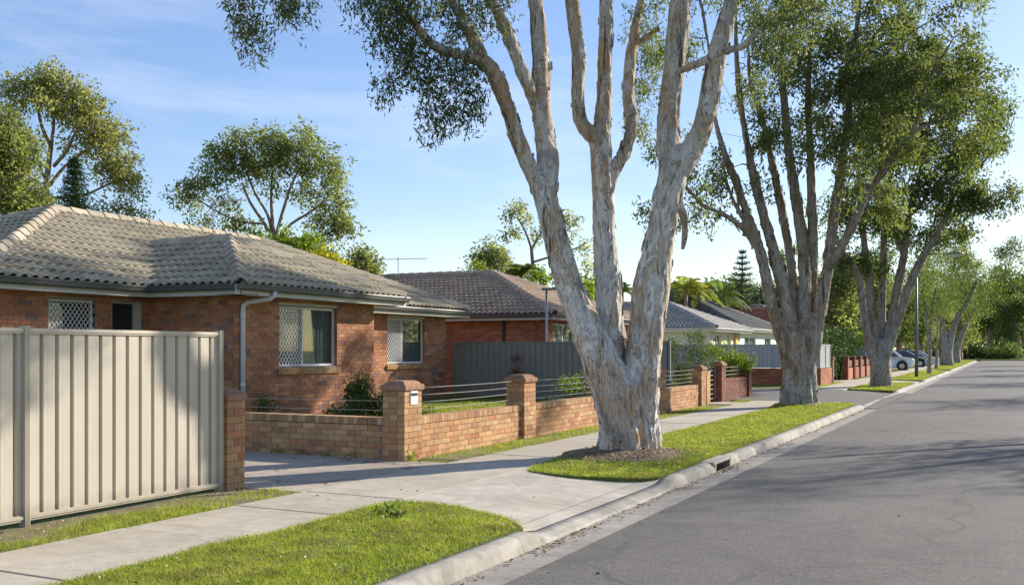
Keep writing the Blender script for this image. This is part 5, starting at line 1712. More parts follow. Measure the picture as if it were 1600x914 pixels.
# long hanging bark strip on the right stem
q = MB(); vs = []; fs = []
for i in range(9):
    t = i / 8; w = 4 + 3.5 * math.sin(math.pi * t) + 1.2 * math.sin(9 * t)
    for s_ in (-1, 1):
        p = P(1063 + 7 * math.sin(t * 2.6) + s_ * w * (1 - .45 * t), 318 + 72 * t, T1 - .35 + .05 * math.sin(3 * t + s_)); vs.append(tuple(p))
for i in range(8): fs.append((2*i, 2*i+1, 2*i+3, 2*i+2))
q.add(vs, fs); q.build('bark_strip', M['bark_gum'], t1, smooth=True, fix=False)
blobs1 = [(378, 8, 22, -1.6, .5, 7), (398, 40, 13, -1.6, .3, 4), (394, 62, 14, -1.6, .3, 4), (430, -15, 30, -1.5, .6, 8), (458, 22, 12, -1.5, .3, 4), (455, -10, 20, -1.5, .4, 4),
          (585, 18, 30, -1.2, .7, 11), (622, 40, 30, -1.2, .6, 12), (650, 0, 38, -1, .9, 14), (604, 68, 16, -1.3, .4, 6), (640, 85, 20, -1.2, .5, 8), (598, 150, 7, -1.3, .2, 2), (612, 128, 10, -1.3, .2, 3),
          (655, 108, 16, -1, .4, 6), (690, 108, 22, -.9, .5, 8), (722, 100, 26, -.8, .5, 8), (680, 155, 14, -.9, .3, 5), (700, 188, 15, -.8, .3, 5), (672, 206, 9, -.9, .2, 3), (742, 182, 14, -.8, .3, 5), (730, 140, 16, -.8, .3, 5),
          (706, 36, 30, -.6, .6, 9), (748, 40, 20, -.5, .5, 5), (770, 15, 25, -.2, .6, 7), (720, -30, 45, -.3, 1, 14), (800, -60, 60, 0, 1.2, 16), (560, -60, 60, -1.4, 1.2, 14), (470, -80, 50, -1.5, 1, 10),
          (640, -130, 80, -.5, 1.6, 22), (760, -200, 90, 0, 1.8, 24), (880, -230, 100, 0, 2, 26), (980, -200, 90, .5, 1.8, 22), (1080, -260, 100, .3, 1.9, 26), (1190, -180, 90, 0, 1.7, 22), (1280, -90, 60, -.6, 1.2, 14), (900, -340, 100, 0, 1.8, 22), (1050, -370, 90, 0, 1.7, 18),
          (1000, 60, 22, 2.0, .6, 6), (1012, 125, 20, 2.2, .5, 5), (1005, 190, 20, 2.4, .5, 4), (1180, 130, 26, 1.6, .5, 5), (1190, 20, 38, -.6, .7, 12), (1240, 45, 34, -.8, .6, 10), (1285, 20, 34, -.9, .6, 10), (1215, 85, 22, -.7, .4, 6), (1140, -20, 34, .2, .7, 8), (1010, -40, 44, .7, .8, 9), (1015, 30, 20, .8, .4, 4), (850, -130, 50, .4, 1, 10), (950, -120, 50, .4, 1, 10)]
tg = blob_targets(blobs1, T1)
b4 = MB(); grow(b4, nd, tg, 0.02, 0.004, 5)
b4.build('branch', M['twig'], t1, smooth=True, fix=False, kind='stuff')
leaf_mesh('crown', tg, np.full(len(tg), 0.24), 84, 0.095, 0.024, M['leaf1'], t1, 0.7, 7, flat=1.35, clump=0.055)

# --- second paperbark
T2 = 27.9; RF[0] = 0.80
t2 = thing('paperbark_tree', 'second paperbark with many upright stems from one furrowed trunk', 'tree', (TREE2[0], TREE2[1], 0))
mb = MB(); nd = []
limb(mb, nd, [(1250, 645, 33, 0), (1250, 632, 29, 0), (1249, 600, 27, 0), (1249, 565, 28, 0), (1248, 535, 31, 0), (1248, 515, 28, 0)], T2, sides=16)
for (u, r_, dd) in ((1228, 13, -.2), (1272, 12, -.2), (1250, 14, -.4), (1262, 10, -.38), (1238, 10, -.36)):
    limb(mb, nd, [(u, 646, r_, dd), (u, 632, r_ * .85, dd), (u + (1249 - u) * .15, 590, r_ * .8, dd * .7), (u + (1249 - u) * .2, 540, r_ * .8, dd * .6)], T2)
RF[0] = 0.70
for pts in (
    [(1230, 560, 16, -.1), (1215, 510, 14, -.2), (1203, 465, 14, -.3), (1196, 425, 12, -.3), (1184, 380, 11, -.3), (1168, 335, 9.5, -.4), (1150, 285, 8, -.4), (1132, 240, 7, -.5), (1118, 190, 6, -.5), (1112, 130, 5, -.5), (1105, 60, 4, -.5), (1090, -20, 2.5, -.5)],
    [(1241, 540, 17, -.1), (1232, 490, 15, -.2), (1222, 440, 15, -.2), (1208, 390, 13, -.2), (1196, 345, 11, -.2), (1182, 295, 10, -.2), (1170, 240, 9, -.1), (1160, 180, 7, 0), (1152, 110, 6, 0), (1150, 30, 4, 0), (1155, -60, 2.5, 0)],
    [(1242, 520, 15, .2), (1240, 460, 12, .3), (1235, 400, 10, .4), (1220, 320, 9, .5), (1205, 250, 8, .5), (1192, 190, 6.5, .5), (1172, 130, 5, .5), (1170, 50, 3.5, .5)],
    [(1256, 530, 16, 0), (1258, 470, 14, 0), (1258, 420, 14, .1), (1252, 370, 13, .2), (1246, 320, 11.5, .2), (1236, 260, 10, .3), (1228, 190, 8.5, .3), (1222, 120, 7, .3), (1222, 40, 5, .3), (1230, -60, 3, .3)],
    [(1262, 520, 15, .2), (1268, 440, 13, .3), (1270, 370, 12, .3), (1268, 300, 10, .3), (1266, 230, 9, .4), (1262, 150, 7, .4), (1268, 60, 5, .4), (1275, -40, 3, .4)],
    [(1270, 550, 16, -.1), (1281, 490, 14, -.1), (1292, 430, 14, -.1), (1298, 380, 12.5, 0), (1304, 330, 11.5, 0), (1312, 280, 10.5, .1), (1320, 220, 9, .1), (1328, 150, 7.5, .2), (1334, 80, 6, .2), (1345, 0, 4, .2), (1360, -80, 2.5, .2)],
    [(1294, 420, 10, -.2), (1316, 385, 9.5, -.3), (1334, 350, 9, -.4), (1352, 310, 8.5, -.4), (1378, 270, 7.5, -.5), (1402, 238, 7, -.5), (1424, 210, 6, -.6), (1456, 192, 5, -.6), (1490, 180, 4, -.7), (1520, 170, 2.5, -.7)],
    [(1424, 212, 5, -.6), (1436, 180, 4.5, -.6), (1440, 150, 4, -.6), (1460, 110, 3, -.6), (1490, 60, 2, -.6)],
    [(1180, 385, 7, -.3), (1158, 355, 6.5, -.5), (1130, 335, 6, -.6), (1100, 322, 5, -.7), (1078, 300, 4, -.8), (1066, 285, 2.5, -.8)],
    [(1184, 390, 6, -.3), (1160, 340, 5, -.5), (1140, 300, 4, -.6), (1128, 250, 3, -.6)],
    [(1330, 150, 6, .2), (1370, 100, 5, .3), (1410, 60, 4, .3), (1460, 30, 2.5, .3)]):
    if pts[0][2] >= 15: pts = [(1249 + (pts[0][0] - 1249) * .55, pts[0][1] + 62, pts[0][2] * .55, pts[0][3] * .5)] + pts
    limb(mb, nd, pts, T2, 3, 10)
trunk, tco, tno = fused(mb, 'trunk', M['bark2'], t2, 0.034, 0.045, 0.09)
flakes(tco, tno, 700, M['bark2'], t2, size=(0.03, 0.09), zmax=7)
blobs2 = []
rs = random.Random(5)
def fill(blobs, u0, u1, v0, v1, n, r=(26, 46), dd=(-1.6, 1.6), per=(4, 8), avoid=()):
    for _ in range(n):
        u, v = rs.uniform(u0, u1), rs.uniform(v0, v1)
        if any(a < u < b and c < v < d for a, b, c, d in avoid): continue
        blobs.append((u, v, rs.uniform(*r), rs.uniform(*dd), rs.uniform(.5, .9), rs.randint(*per)))
fill(blobs2, 1160, 1440, -70, 130, 38)
fill(blobs2, 1150, 1420, 100, 250, 34)
fill(blobs2, 1290, 1430, 220, 340, 12)
fill(blobs2, 1060, 1160, 20, 200, 6, per=(2, 3))
fill(blobs2, 985, 1075, 60, 300, 9, (14, 26), (1.5, 4), per=(2, 4))
fill(blobs2, 1070, 1130, 270, 420, 8, (12, 24), per=(2, 3))
fill(blobs2, 1000, 1060, 330, 360, 2, (8, 14), per=(2, 3))
fill(blobs2, 1420, 1540, 0, 150, 12, (16, 30), per=(3, 5))
fill(blobs2, 1440, 1560, 100, 230, 9, (16, 30), per=(3, 5))
fill(blobs2, 1220, 1400, -200, -60, 16)
fill(blobs2, 1110, 1190, 230, 330, 5, (12, 22), per=(2, 3))
tg = blob_targets(blobs2, T2)
b4 = MB(); grow(b4, nd, tg, 0.026, 0.006, 4)
b4.build('branch', M['twig'], t2, smooth=True, fix=False, kind='stuff')
tg2 = tg[RNG.random(len(tg)) < 0.66]
leaf_mesh('crown', tg2, np.full(len(tg2), 0.38), 135, 0.145, 0.052, M['leaf2'], t2, 0.6, 6, flat=1.1, clump=0.10)

# --- third paperbark
T3 = 43.0; RF[0] = 0.80
t3 = thing('paperbark_tree', 'third paperbark standing beyond the side road before the parked cars', 'tree', tuple(P(1377, 607, T3)))
WL[t3.name]
mb = MB(); nd = []
limb(mb, nd, [(1377, 612, 24, 0), (1377, 604, 21, 0), (1376, 585, 19, 0), (1376, 555, 18, 0), (1375, 530, 17, 0)], T3, 3, 14)
RF[0] = 0.70
for pts in (
    [(1365, 560, 12, -.2), (1353, 515, 9.5, -.3), (1347, 470, 9, -.4), (1342, 435, 8, -.5), (1330, 410, 7, -.6), (1315, 390, 5, -.7), (1305, 360, 3, -.8)],
    [(1368, 540, 12, 0), (1361, 490, 9.5, 0), (1358, 440, 9, 0), (1352, 390, 8, .1), (1345, 330, 6, .2), (1340, 250, 4.5, .2), (1345, 160, 3, .2)],
    [(1378, 540, 12, .2), (1378, 480, 9, .3), (1380, 420, 9, .4), (1382, 350, 7, .4), (1390, 280, 6, .4), (1400, 200, 4, .4), (1410, 120, 2.5, .4)],
    [(1384, 550, 12, -.1), (1393, 500, 9.5, -.1), (1402, 450, 10, 0), (1412, 400, 8.5, 0), (1420, 340, 7, .1), (1440, 260, 5, .2), (1455, 180, 3, .3)],
    [(1387, 545, 12, -.3), (1407, 490, 9.5, -.4), (1422, 445, 9.5, -.5), (1440, 405, 8.5, -.6), (1462, 370, 7.5, -.7), (1478, 335, 6, -.8), (1500, 290, 4.5, -.8), (1540, 250, 3, -.8)],
    [(1412, 400, 6, 0), (1400, 360, 5, .2), (1430, 330, 4, .4), (1470, 280, 3, .5), (1520, 220, 2, .6)]):
    if pts[0][2] >= 12: pts = [(1376 + (pts[0][0] - 1376) * .5, pts[0][1] + 40, pts[0][2] * .55, pts[0][3] * .5)] + pts
    limb(mb, nd, pts, T3, 3, 10)
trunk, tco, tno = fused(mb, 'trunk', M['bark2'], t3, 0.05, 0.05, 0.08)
blobs3 = []
fill(blobs3, 1330, 1560, 130, 300, 42, (18, 32), (-2, 2))
fill(blobs3, 1420, 1590, 140, 330, 22, (16, 28), (-2, 2))
fill(blobs3, 1360, 1520, 290, 390, 20, (14, 24), (-2, 2))
fill(blobs3, 1300, 1380, 290, 430, 14, (12, 22), (-1.5, 1.5))
fill(blobs3, 1480, 1575, 300, 345, 7, (10, 18), (-1, 1), (3, 5))
fill(blobs3, 1400, 1540, 60, 150, 12, (14, 26), (-2, 2))
tg = blob_targets(blobs3, T3)
b4 = MB(); grow(b4, nd, tg, 0.03, 0.008, 4)
b4.build('branch', M['twig'], t3, smooth=True, fix=False, kind='stuff')
tg2 = tg[RNG.random(len(tg)) < 0.66]
leaf_mesh('crown', tg2, np.full(len(tg2), 0.48), 125, 0.19, 0.075, M['leaf3'], t3, 0.5, 6, flat=1.1, clump=0.14)

RF[0] = 1.0
# --- generic background tree
def bg_tree(name, label, d0, trunk_pts, limbs, blobs, leaf, bark='bark_gum', R_=0.5, per=70, L=0.2, W=0.07, group=None, clump=0.2, r0=0.03, droop=0.3, sub=5):
    base = P(trunk_pts[0][0], trunk_pts[0][1], d0)
    t = thing(name, label, 'tree', (base.x, base.y, 0), group)
    mb = MB(); nd = []
    limb(mb, nd, trunk_pts, d0, 3, 9)
    gz = P(trunk_pts[0][0], trunk_pts[0][1], d0)
    if gz.z > 0.05: mb.tube([(gz.x, gz.y, -0.1), gz], [trunk_pts[0][2] * d0 / FPX * 1.15, trunk_pts[0][2] * d0 / FPX], 9)
    for l in limbs: limb(mb, nd, l, d0, 3, 7)
    tg = blob_targets(blobs, d0)
    grow(mb, nd, tg, r0, 0.008, 4)
    mb.build('trunk', M[bark], t, smooth=True, fix=False)
    leaf_mesh('crown', tg, np.full(len(tg), R_), per, L, W, M[leaf], t, droop, sub, clump=clump)
    return t
# tall gum at the left behind the near house
bg_tree('gum_tree', 'tall olive gum with open fan of branches behind the roof at far left', 46,
    [(70, 345, 5, 0), (72, 300, 4.6, 0), (76, 255, 4.2, 0), (80, 225, 3.6, 0)],
    [[(80, 230, 3, 0), (66, 200, 2.6, 0), (58, 165, 2, 0), (50, 140, 1.5, .5)], [(80, 228, 3, 0), (84, 190, 2.4, .3), (82, 150, 1.8, .5)], [(84, 260, 3, 0), (105, 235, 2.6, -.3), (120, 205, 2, -.5), (145, 190, 1.4, -.5)],
     [(78, 290, 3, 0), (100, 262, 2.5, .5), (135, 235, 2, .8), (160, 220, 1.3, 1)], [(80, 310, 2.4, .3), (130, 305, 2, .5), (165, 290, 1.6, .6), (195, 275, 1, .6)], [(76, 300, 2, 0), (64, 262, 1.8, -1), (52, 222, 1.4, -1.3), (30, 180, 1, -1.5)]],
    [(35, 145, 24, 0, 1, 9), (60, 135, 24, 0, 1, 10), (90, 130, 22, 0, 1, 10), (115, 145, 24, 0, 1, 12), (100, 165, 22, .5, 1, 10), (135, 170, 22, 0, 1, 11), (70, 160, 20, -1, 1, 7), (15, 160, 22, -1, 1, 8), (120, 190, 16, 0, 1, 6), (150, 200, 20, 0, 1, 10), (175, 205, 18, .5, 1, 8), (170, 230, 18, .5, 1, 8), (145, 225, 14, .5, .8, 4), (115, 230, 14, .5, .8, 4),
     (180, 255, 18, .5, 1, 8), (200, 275, 18, .5, 1, 8), (175, 278, 18, .6, 1, 7), (165, 265, 12, .6, .7, 4), (210, 290, 12, .6, .6, 4), (205, 330, 14, .6, .6, 4), (165, 330, 14, .6, .6, 4), (185, 322, 10, .6, .6, 2), (220, 345, 6, .6, .4, 1)],
    'leaf_gum', L=0.22, W=0.085, R_=0.72, per=96, clump=0.13, sub=8)
bg_tree('gum_tree', 'dense bright green gum at the left edge behind the roof', 38,
    [(-30, 340, 7, 0), (-35, 280, 6, 0), (-40, 220, 5, 0)], [[(-35, 270, 4, 0), (0, 240, 3, 0), (20, 220, 2, 0)], [(-32, 300, 3.5, 0), (10, 290, 3, -.5), (40, 270, 2, -1)]],
    [(5, 195, 24, 0, 1.2, 14), (-20, 210, 34, 0, 1.4, 18), (25, 215, 22, 0, 1.2, 12), (15, 240, 30, -.5, 1.3, 18), (35, 250, 16, 0, 1, 8), (0, 275, 34, 0, 1.4, 20), (35, 285, 22, -.5, 1.2, 10), (20, 315, 32, 0, 1.3, 18), (55, 320, 22, 0, 1, 9), (-20, 320, 34, 0, 1.4, 18), (60, 345, 20, 0, 1, 8), (-40, 260, 34, 0, 1.4, 16), (80, 335, 14, .5, .8, 4)],
    'leaf_gum2', L=0.2, W=0.08, R_=0.6, per=104, clump=0.13, sub=8)
bg_tree('gum_tree', 'round-crowned gum standing behind the middle of the near roof', 50,
    [(425, 400, 4.5, 0), (427, 380, 4, 0), (428, 365, 3.5, 0)],
    [[(427, 370, 3, 0), (410, 345, 2.6, -.3), (390, 315, 2, -.6), (378, 285, 1.5, -.8)], [(427, 370, 3, 0), (418, 335, 2.4, .2), (400, 305, 1.9, .4), (385, 270, 1.3, .6)], [(428, 368, 3, 0), (424, 320, 2.4, .2), (425, 270, 1.6, .3)],
     [(430, 372, 3, 0), (442, 330, 2.5, 0), (455, 290, 1.9, 0), (468, 265, 1.3, 0)], [(432, 375, 2.8, .3), (455, 350, 2.3, .6), (490, 328, 1.7, .8), (515, 305, 1.2, .9)], [(440, 378, 2.4, .3), (480, 375, 2, .6), (520, 362, 1.4, .8), (540, 350, 1, .9)], [(412, 350, 2, -.3), (370, 345, 1.7, -.6), (330, 325, 1.3, -.8), (300, 305, 1, -.9)]],
    [(350, 240, 20, 0, 1, 9), (375, 230, 22, 0, 1, 11), (345, 260, 20, 0, 1, 8), (395, 250, 22, 0, 1, 10), (375, 270, 18, 0, 1, 7), (420, 225, 22, 0, 1, 11), (440, 235, 22, 0, 1, 11), (450, 255, 20, 0, 1, 9), (425, 260, 18, .4, 1, 8), (480, 225, 20, 0, 1, 9), (495, 245, 20, 0, 1, 9), (475, 265, 18, 0, 1, 7), (520, 265, 18, 0, 1, 8), (525, 290, 15, 0, 1, 6), (490, 305, 15, .5, .8, 6), (525, 315, 15, .5, .8, 6), (515, 340, 16, .5, .8, 6),
     (310, 290, 18, -.5, .8, 8), (290, 310, 14, -.5, .8, 6), (330, 280, 12, -.5, .8, 5), (345, 315, 14, -.5, .8, 4), (315, 350, 12, -.5, .7, 4), (370, 360, 18, -.3, .8, 7), (395, 365, 12, -.3, .6, 3), (490, 350, 14, .5, .8, 4), (535, 350, 14, .7, .8, 6), (520, 370, 12, .7, .6, 4), (550, 358, 8, .8, .4, 2), (420, 290, 12, .3, .7, 3), (460, 295, 12, .3, .7, 3)],
    'leaf_gum2', L=0.22, W=0.09, R_=0.72, per=96, clump=0.13, sub=8)
bg_tree('leafy_shrub', 'yellow-green leafy tree peeping over the near ridge', 40, [(470, 440, 4, 0), (468, 420, 3, 0)], [],
    [(450, 385, 20, 0, 1, 10), (475, 385, 22, 0, 1, 12), (425, 380, 14, 0, .8, 5), (495, 395, 16, 0, .9, 8), (515, 402, 12, 0, .7, 5), (460, 405, 24, 0, 1, 10), (440, 400, 20, 0, 1, 7)], 'leaf_bright', L=0.2, W=0.09, R_=0.34, per=90, clump=0.14)
bg_tree('leafy_shrub', 'bright yellow leafed bush right behind the near ridge', 38, [(525, 450, 3, 0), (525, 430, 3, 0)], [],
    [(510, 405, 14, 0, .8, 7), (528, 415, 12, 0, .7, 6), (495, 412, 12, 0, .7, 5), (540, 428, 8, 0, .6, 3)], 'leaf_yellow', L=0.18, W=0.085, R_=0.3, per=80, clump=0.12)
bg_tree('leafy_shrub', 'dark round bush between the two nearest roofs', 46, [(568, 460, 3, 0), (566, 440, 3, 0)], [],
    [(560, 405, 16, 0, .9, 8), (578, 408, 14, 0, .9, 7), (550, 418, 14, 0, .9, 6), (570, 425, 16, 0, .9, 6), (585, 425, 9, 0, .6, 4)], 'leaf_gum2', L=0.2, W=0.09, R_=0.36, per=80, clump=0.15)
bg_tree('gum_tree', 'thin sparse gum behind the nearest paperbark stem', 60,
    [(835, 470, 4, 0), (833, 420, 3.2, 0), (830, 385, 2.6, 0)], [[(831, 390, 2, 0), (820, 360, 1.6, 0), (808, 340, 1, 0)], [(831, 390, 2, 0), (845, 365, 1.6, 0), (870, 350, 1, 0)], [(832, 410, 2, 0), (880, 395, 1.5, 0), (908, 385, 1, 0)]],
    [(798, 338, 10, 0, .8, 4), (815, 330, 10, 0, .8, 4), (825, 345, 10, 0, .8, 3), (805, 362, 9, 0, .8, 3), (790, 368, 8, 0, .6, 2), (838, 370, 9, 0, .8, 3), (880, 345, 10, 0, .8, 4), (900, 355, 9, 0, .8, 3), (912, 382, 9, 0, .8, 3), (885, 385, 8, 0, .7, 2), (915, 420, 8, 0, .7, 2), (890, 405, 6, 0, .5, 1), (850, 338, 8, 0, .7, 2)], 'leaf_gum', L=0.24, W=0.10, R_=0.42, per=60, clump=0.16)
bg_tree('leafy_shrub', 'dense dark bush behind the brown tiled roof', 56, [(768, 470, 5, 0), (766, 430, 4, 0)], [],
    [(765, 392, 16, 0, 1, 10), (750, 405, 14, 0, 1, 8), (780, 402, 16, 0, 1, 9), (760, 418, 16, 0, 1, 9), (785, 420, 12, 0, 1, 6)], 'leaf_gum2', L=0.22, W=0.10, R_=0.4, per=80, clump=0.16)
bg_tree('leafy_shrub', 'yellow-green bush behind the brown roof beside a palm', 52, [(845, 470, 5, 0), (845, 450, 4, 0)], [],
    [(838, 430, 12, 0, .8, 7), (850, 440, 12, 0, .8, 6), (748, 422, 9, 0, .6, 4), (900, 440, 14, 0, .8, 6), (925, 455, 12, 0, .8, 5), (735, 425, 6, 0, .4, 2)], 'leaf_bright', L=0.2, W=0.09, R_=0.34, per=70, clump=0.14)

# --- conifers with tiered whorls
def tier_pine(label, u, vb, vt, wpx, d0, tiers):
    b = P(u, vb, d0); top = P(u, vt, d0)
    t = thing('tiered_pine', label, 'tree', (b.x, b.y, 0))
    m = MB(); m.tube([(b.x, b.y, 0), b, top], [0.22, 0.16, 0.02], 7); m.build('trunk', M['twig'], t, smooth=True, fix=False)
    br_ = MB(); cen = []
    for i in range(tiers):
        f = (i + 0.3) / tiers; z = top.z + (b.z - top.z) * f
        Ln = wpx * d0 / FPX * (0.10 + 0.9 * f ** 0.85)
        for k in range(8):
            a = 2 * math.pi * k / 8 + i * 0.5 + random.uniform(-.15, .15)
            pts = [(b.x + math.cos(a) * Ln * s, b.y + math.sin(a) * Ln * s, z + Ln * (0.05 * s + 0.12 * s * s)) for s in (0, .5, 1)]
            br_.tube(pts, [0.03, 0.02, 0.008], 4)
            for s in np.linspace(0.2, 1.0, max(3, int(Ln / 0.14))): cen.append((b.x + math.cos(a) * Ln * s, b.y + math.sin(a) * Ln * s, z + Ln * (0.05 * s + 0.12 * s * s)))
    br_.build('branch', M['twig'], t, fix=False, kind='stuff')
    leaf_mesh('crown', cen, np.full(len(cen), 0.14), 16, 0.17, 0.05, M['leaf_pine'], t, -0.3, 3, flat=0.5, clump=0.05)
tier_pine('dark tiered pine rising over the ridge at far left', 117, 350, 250, 32, 44, 11)
tier_pine('tall dark tiered pine behind the black tiled roof', 1160, 500, 392, 34, 90, 12)

# --- palms
def palm(label, u, vt, d0, n=16, Lm=2.2, leaf='leaf_palm', trunk_r=0.14):
    top = P(u, vt, d0)
    t = thing('palm_tree', label, 'palm', (top.x, top.y, 0))
    m = MB(); m.tube([(top.x, top.y, -0.1), (top.x, top.y, top.z * .5), top], [trunk_r * 1.3, trunk_r, trunk_r * .8], 8); m.build('trunk', M['bark_gum'], t, smooth=True, fix=False)
    for k in range(n):
        a = 2 * math.pi * (k * 0.382) + random.uniform(-.2, .2); el = random.uniform(0.15, 1.25); L_ = Lm * random.uniform(.8, 1.1)
        pts = []
        for i in range(9):
            s = i / 8
            r_ = L_ * s * math.cos(el) * (1 - .1 * s); z = L_ * (s * math.sin(el) - 0.75 * s * s * math.cos(el * 0.6))
            pts.append(Vector((top.x + math.cos(a) * r_, top.y + math.sin(a) * r_, top.z + z)))
        q = MB(); q.tube(pts, [0.03 - .003 * i for i in range(9)], 4)
        vs, fs = [], []
        for j in range(3, 40):
            s = j / 40 * 8; i = min(7, int(s)); p = pts[i].lerp(pts[i+1], s - i); tn = (pts[i+1] - pts[i]).normalized()
            sd = tn.cross(Vector((0, 0, 1))).normalized()
            ll = 0.5 * max(0.05, math.sin(math.pi * min(1, (j + 2) / 42))) ** .6 * Lm / 2.2
            for sg in (-1, 1):
                tip = p + (sd * sg * 0.8 + tn * 0.5 + Vector((0, 0, -0.35))).normalized() * ll
                n0 = len(vs); md = p.lerp(tip, .5) + Vector((0, 0, .04))
                vs += [p, md + tn * .022, tip, md - tn * .022]; fs.append((n0, n0+1, n0+2, n0+3))
        q.add(vs, fs); q.build('frond', M[leaf], t, fix=False)
palm('palm with long green fronds behind the brown tiled roof', 815, 432, 50, 16, 2.0)
palm('small palm seen between the stems of the nearest paperbark', 972, 455, 62, 14, 1.6, 'leaf_palm')
M['leaf_palmy'] = mat_leaf('palm_leaf_yellow', (0.11, 0.14, 0.02), (0.30, 0.27, 0.04), 0.4)
palm('golden cane palm at the left of the clump behind the grey roof', 1072, 452, 66, 20, 2.4, 'leaf_palmy')
palm('golden cane palm in the middle of the clump behind the grey roof', 1092, 460, 68, 18, 2.2, 'leaf_palmy')
palm('taller palm at the right of the clump behind the grey roof', 1126, 462, 72, 18, 2.6, 'leaf_palm')
palm('small palm top peeping over the brown ridge at left', 735, 445, 60, 10, 1.4)
palm('palm frond top over the brown ridge right of the antenna', 716, 440, 58, 8, 1.0)

# --- shrubs in gardens
M['leaf_green'] = mat_leaf('shrub_leaf', (0.045, 0.075, 0.024), (0.10, 0.135, 0.04), 0.3)
def shrub(name, label, c, blobs, leaf, R_=0.2, per=60, L=0.07, W=0.03, stems=5, clump=0.07, cat='shrub', group=None):
    """blobs: (dx, dy, z, r, count) round the foot c"""
    t = thing(name, label, cat, c, group)
    tg = []
    for dx, dy, z, r_, n in blobs:
        for _ in range(n):
            q = RNG.normal(size=3); q = q / np.linalg.norm(q) * r_ * RNG.random() ** .4
            tg.append((c[0] + dx + q[0], c[1] + dy + q[1], max(c[2] + .04, c[2] + z + q[2])))
    m = MB(); nd = []
    for k in range(stems):
        a = k * 2.4; hh_ = min(.35, .6 * max(b_[2] for b_ in blobs)); e = Vector((c[0] + .15 * math.cos(a), c[1] + .15 * math.sin(a), c[2] + hh_)); s = Vector((c[0] + .04 * math.cos(a), c[1] + .04 * math.sin(a), c[2] - .03))
        m.tube([s, e], [0.012, 0.008], 5); nd += [(s, .012), (e, .008)]
    grow(m, nd, tg, 0.008, 0.003, 4)
    m.build('stem', M['twig'], t, fix=False)
    leaf_mesh('foliage', np.array(tg), np.full(len(tg), R_), per, L, W, M[leaf], t, 0.1, 5, clump=clump)
shrub('garden_shrub', 'small dark upright shrub against the near brick wall', (-12.4, 14.6, .13), [(0, 0, .2, .14, 6), (0, .05, .42, .12, 5)], 'leaf_green', .1, 70, .08, .028)
shrub('garden_shrub', 'wide dark green shrub below the near window', (-11.6, 16.3, .13), [(0, 0, .25, .35, 18), (.1, .6, .3, .35, 16), (-.1, .3, .55, .25, 12), (.1, -.5, .18, .25, 10), (0, .4, .75, .14, 5)], 'leaf_green', .15, 90, .085, .032)
shrub('garden_shrub', 'low grey-green spreading plant behind the corner pier', (-10.2, 16.4, .13), [(0, 0, .14, .3, 10), (-.2, .5, .12, .3, 8)], 'leaf_gum2', .11, 50, .06, .02)
shrub('garden_shrub', 'slim green plant beside the second window', (-13.9, 21.4, .13), [(0, 0, .3, .14, 5), (0, 0, .6, .1, 4)], 'leaf_dark', .1, 40, .07, .025)
shrub('garden_shrub', 'rusty brown dead shrub in front of the dark metal fence', (-12.9, 26.3, .13), [(0, 0, .3, .2, 8), (0, 0, .75, .18, 8), (.05, .02, 1.15, .1, 4)], 'leaf_rust', .12, 50, .07, .03)
shrub('garden_shrub', 'yellow-green open shrub behind the wires near the trunk', (-10.4, 24.5, .13), [(0, 0, .3, .2, 6), (.2, .1, .6, .22, 7), (-.25, 0, .55, .2, 6), (.5, .2, .35, .2, 5)], 'leaf_bright', .12, 40, .08, .03)
shrub('garden_shrub', 'low grey shrub at the foot of the dark metal fence', (-9.9, 26.2, .13), [(0, 0, .16, .3, 9), (-.6, .1, .15, .3, 8)], 'leaf_gum2', .13, 50, .06, .025)
shrub('garden_shrub', 'tall airy dark shrub at the end of the dark metal fence', (-8.6, 28.9, .02), [(0, 0, .6, .5, 16), (-.1, .1, 1.2, .5, 16), (.3, .0, 1.75, .45, 14), (-.5, .0, 1.8, .3, 8), (.6, .1, 1.3, .3, 8)], 'leaf_green', .2, 80, .075, .03, 7)
shrub('garden_shrub', 'bright yellow-green round shrub behind the dark red fence', (-8.25, 32.9, .02), [(0, 0, .8, .5, 14), (.1, .2, 1.25, .5, 18), (-.3, -.3, 1.5, .4, 12), (.3, .5, 1.0, .4, 10)], 'leaf_bright', .18, 60, .085, .045, 6)
shrub('weed_tuft', 'bright weed tuft at the foot of the corner pier', (-7.60, 12.15, 0), [(0, 0, .05, .07, 7)], 'leaf_bright', .05, 24, .07, .014, 2, .03, 'weed')
shrub('weed_tuft', 'weeds growing along the foot of the driveway wall', (-9.6, 12.14, 0), [(0, 0, .03, .08, 4), (-.5, 0, .03, .08, 4), (.5, 0, .02, .06, 3), (1.0, 0, .02, .06, 3)], 'leaf_bright', .04, 20, .05, .012, 1, .03, 'weed')
shrub('weed_tuft', 'broadleaf weed patch in the near verge', (-5.35, 8.05, .02), [(0, 0, .015, .09, 5), (.22, -.1, .015, .08, 4)], 'leaf_green', .03, 10, .06, .03, 1, .03, 'weed')

# hedge beyond the pale grey fence
def hedge(label, x0, x1, y0, y1, h, leaf='leaf_dark', n=260, L=.14, W=.08):
    t = thing('hedge', label, 'hedge', ((x0+x1)/2, (y0+y1)/2, 0))
    m = MB(); m.box(x0 + .25, x1 - .25, y0 + .25, y1 - .25, 0, h - .3); m.build('twigs', M['twig'], t)
    pts = []
    for _ in range(n):
        k = random.random(); x, y, z = random.uniform(x0, x1), random.uniform(y0, y1), random.uniform(.1, h)
        if k < .4: z = h + random.uniform(-.15, .1)
        elif k < .8: x = x1 + random.uniform(-.15, .1)
        else: y = y0 + random.uniform(-.1, .15)
        pts.append((x, y, z))
    leaf_mesh('foliage', np.array(pts), np.full(n, .3), 70, L, W, M[leaf], t, 0.1, 5, clump=.13)
hedge('dark clipped hedge behind the far brick piers', -9.2, -8.0, 50.0, 62.0, 2.35, n=420)
